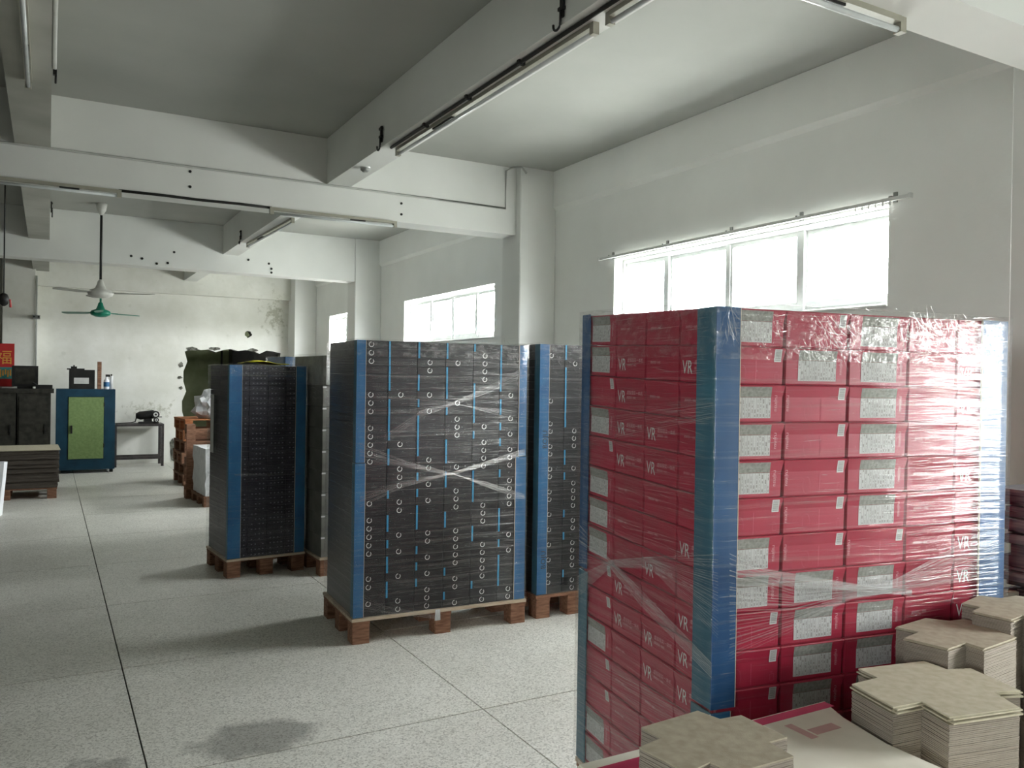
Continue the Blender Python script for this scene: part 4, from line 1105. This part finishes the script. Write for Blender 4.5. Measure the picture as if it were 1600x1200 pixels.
ep = thing('edge_pallet', 'reddish brown pallet standing on edge behind the white load', 'pallet', (1.47, 10.62, 0), math.radians(3))
for k in range(5): MB().box(.0, .9, .12, .14, .03 + .17 * k, .16 + .17 * k).build('deck_board', 'pallet_wood', ep)
for x in (0, .4, .8):
    MB().box(x, x + .1, .0, .02, 0, .9).build('bottom_board', 'pallet_wood', ep)
    for z in (.0, .4, .8): MB().box(x, x + .1, .02, .12, z, z + .1).build('block', 'pallet_wood', ep)

# ================================================================ foreground: cross-shaped greyboard blanks
def crosspts(pix, z): return [tuple(on_z(x, y, z).xy) for x, y in pix]
def c6(pts): return [(1140 + x / 3.478, 880 + y / 3.478) for x, y in pts]
def cross_stack(label, pix, z, zb, nt, top='greyboard', edge='greyboard_edge', seed=0, lean=(0, 0), jit=.0007, shrink=1.0):
    pts = crosspts(pix, z)[::-1]
    area = sum(pts[i][0] * pts[(i + 1) % len(pts)][1] - pts[(i + 1) % len(pts)][0] * pts[i][1] for i in range(len(pts)))
    if area < 0: pts = pts[::-1]
    gx = sum(p[0] for p in pts) / len(pts); gy = sum(p[1] for p in pts) / len(pts)
    pts = [(gx + (p[0] - gx) * shrink, gy + (p[1] - gy) * shrink) for p in pts]
    th = .0035; ztop = z - nt * (th + .0008)
    sheet_pile('greyboard_stack', 'stack of cross shaped greyboard blanks ' + label, [(p[0] - lean[0], p[1] - lean[1]) for p in pts], zb, ztop, top, edge, .004, jit, seed, 'cardboard stack', lean)
    r = random.Random(seed + 50); cx = sum(p[0] for p in pts) / len(pts); cy = sum(p[1] for p in pts) / len(pts)
    nm = ['topmost', 'second', 'third', 'fourth', 'fifth']
    for k in range(nt):
        i = nt - 1 - k     # 0 = topmost
        ox, oy = (r.uniform(-.006, .006), r.uniform(-.006, .006)) if i else (0, 0)
        a = r.uniform(-.012, .012) if i else 0
        z0 = ztop + k * (th + .0008) + .0004
        pp = [((p[0] - cx) * math.cos(a) - (p[1] - cy) * math.sin(a) + ox, (p[0] - cx) * math.sin(a) + (p[1] - cy) * math.cos(a) + oy) for p in pts]
        o = MB().prism(pp, 0, th).build('greyboard_blank', top); o.location = (cx, cy, z0)
        tag(o, '%s cross shaped greyboard blank of the stack %s' % (nm[i], label), 'cardboard', 'loose blanks of the stack ' + label)
    return pts
F1 = [(1002, 1136), (1090, 1110), (1125, 1123), (1158, 1117), (1230, 1151), (1201, 1159), (1240, 1181), (1150, 1206), (1110, 1190), (1075, 1206), (999, 1167), (1035, 1152)]
F2 = c6([(700, 572), (1055, 530), (1180, 575), (1310, 570), (1580, 690), (1435, 697), (1575, 783), (1195, 835), (1045, 750), (890, 780), (665, 655), (805, 620)])
F3 = c6([(905, 345), (1065, 297), (1195, 312), (1275, 302), (1480, 350), (1470, 372), (1560, 400), (1385, 462), (1285, 430), (1190, 462), (950, 405), (1030, 372)])
F4 = c6([(1240, 215), (1340, 170), (1470, 185), (1560, 170), (1760, 200), (1720, 225), (1790, 250), (1640, 310), (1600, 285), (1530, 312), (1300, 262), (1350, 237)])
ZB = .70
cross_stack('at the bottom edge, on the white sheets', F1, .80, ZB + .004, 1, 'greyboard_tan', seed=1) if 'greyboard_tan' in M else cross_stack('at the bottom edge, on the white sheets', F1, .80, ZB + .004, 1, seed=1)
cross_stack('in the lower right corner, nearest and largest', F2, .78, .001, 4, 'greyboard_light', seed=2, jit=.0009)
cross_stack('behind the largest stack, against the red cartons', F3, .82, .001, 2, 'greyboard', seed=3)
cross_stack('farthest back at the right edge', F4, .858, .001, 2, 'greyboard', seed=4, shrink=.92)
# low base boards under these stacks
p = on_z(1500, 1100, .78)
# white printed sheets pile under F1
q0, q1 = on_z(905, 1193, ZB), on_z(1272, 1087, ZB)
wx0, wx1, wy1 = q0.x, q1.x, min(q0.y, q1.y)
wy0 = wy1 - .62
wpts = [(wx0, wy0), (1.645, wy0), (1.645, 1.19), (1.68, 1.335), (wx1 - .01, 1.41), (wx1, wy1), (wx0, wy1)]
sheet_pile('printed_sheets', 'pile of white printed sheets with red borders at the bottom edge', wpts, .0, ZB - .006, 'white_sheet', 'white_sheet', .03, .004, 8, 'paper stack')
ts = thing('top_sheet', 'top white sheet with a red border and pink print', 'sheet', (wx0, wy0, ZB - .0055))
sw, sd = wx1 - wx0, wy1 - wy0
MB().prism([(p[0] - wx0, p[1] - wy0) for p in wpts], 0, .003).build('sheet', 'white_sheet', ts)
for q in ((.008, sw * .42, .20, .03), (sw * .55, sw - .005, .034, .004)): MB().box(q[0], q[1], sd - q[2], sd - q[3], .003, .0036).build('red_border', 'sheet_red', ts)
for q in ((.76, .87, .13, .10), (.72, .75, .14, .06)): MB().box(sw * q[0], sw * q[1], sd - q[2], sd - q[3], .003, .0036).build('pink_print', 'sheet_pink', ts)

# ---- ragged dark sheets at the right edge, cartons behind the red stack
rg = [(2.98, 1.35), (3.45, 1.35), (3.45, 1.70), (2.98, 1.70)]
z = .02; r = random.Random(14); b = MB()
pR = on_z(1583, 740, 1.2)
for k in range(44):
    th = r.choice((.012, .02, .03, .04)); ox, oy = r.gauss(0, .018), r.gauss(0, .02)
    if z + th > 1.24: break
    pts = [(p_[0] + ox + r.uniform(-.015, .015), p_[1] + oy + r.uniform(-.012, .012)) for p_ in rg]
    pts = [pts[0], ((pts[0][0] + pts[1][0]) / 2, pts[0][1] + r.uniform(-.02, .02)), pts[1], pts[2], pts[3], (pts[0][0] + r.uniform(-.03, .02), (pts[0][1] + pts[3][1]) / 2)]
    b.prism(pts, z, z + th - .002); z += th
tag(b.build('ragged_sheets', 'dark_sheet'), 'ragged pile of dark offcut sheets at the right edge', 'cardboard stack', kind='stuff')
bc = thing('brown_carton', 'brown carton standing behind the red stack at the right', 'carton', (2.78, 1.98, 0), math.radians(-4))
MB().cbox(0, .42, 0, .36, 0, 1.08, .004).build('carton_body', 'brown_card', bc); MB().box(.0, .42, .17, .20, 1.08, 1.082).build('tape', 'print_grey', bc)
sheet_pile('cardboard_sheets', 'low pile of cardboard sheets between the red stack and the column', [(2.70, 1.62), (2.90, 1.60), (2.90, 1.92), (2.72, 1.92)], 0, .80, 'greyboard', 'greyboard_edge', .03, .008, 21)
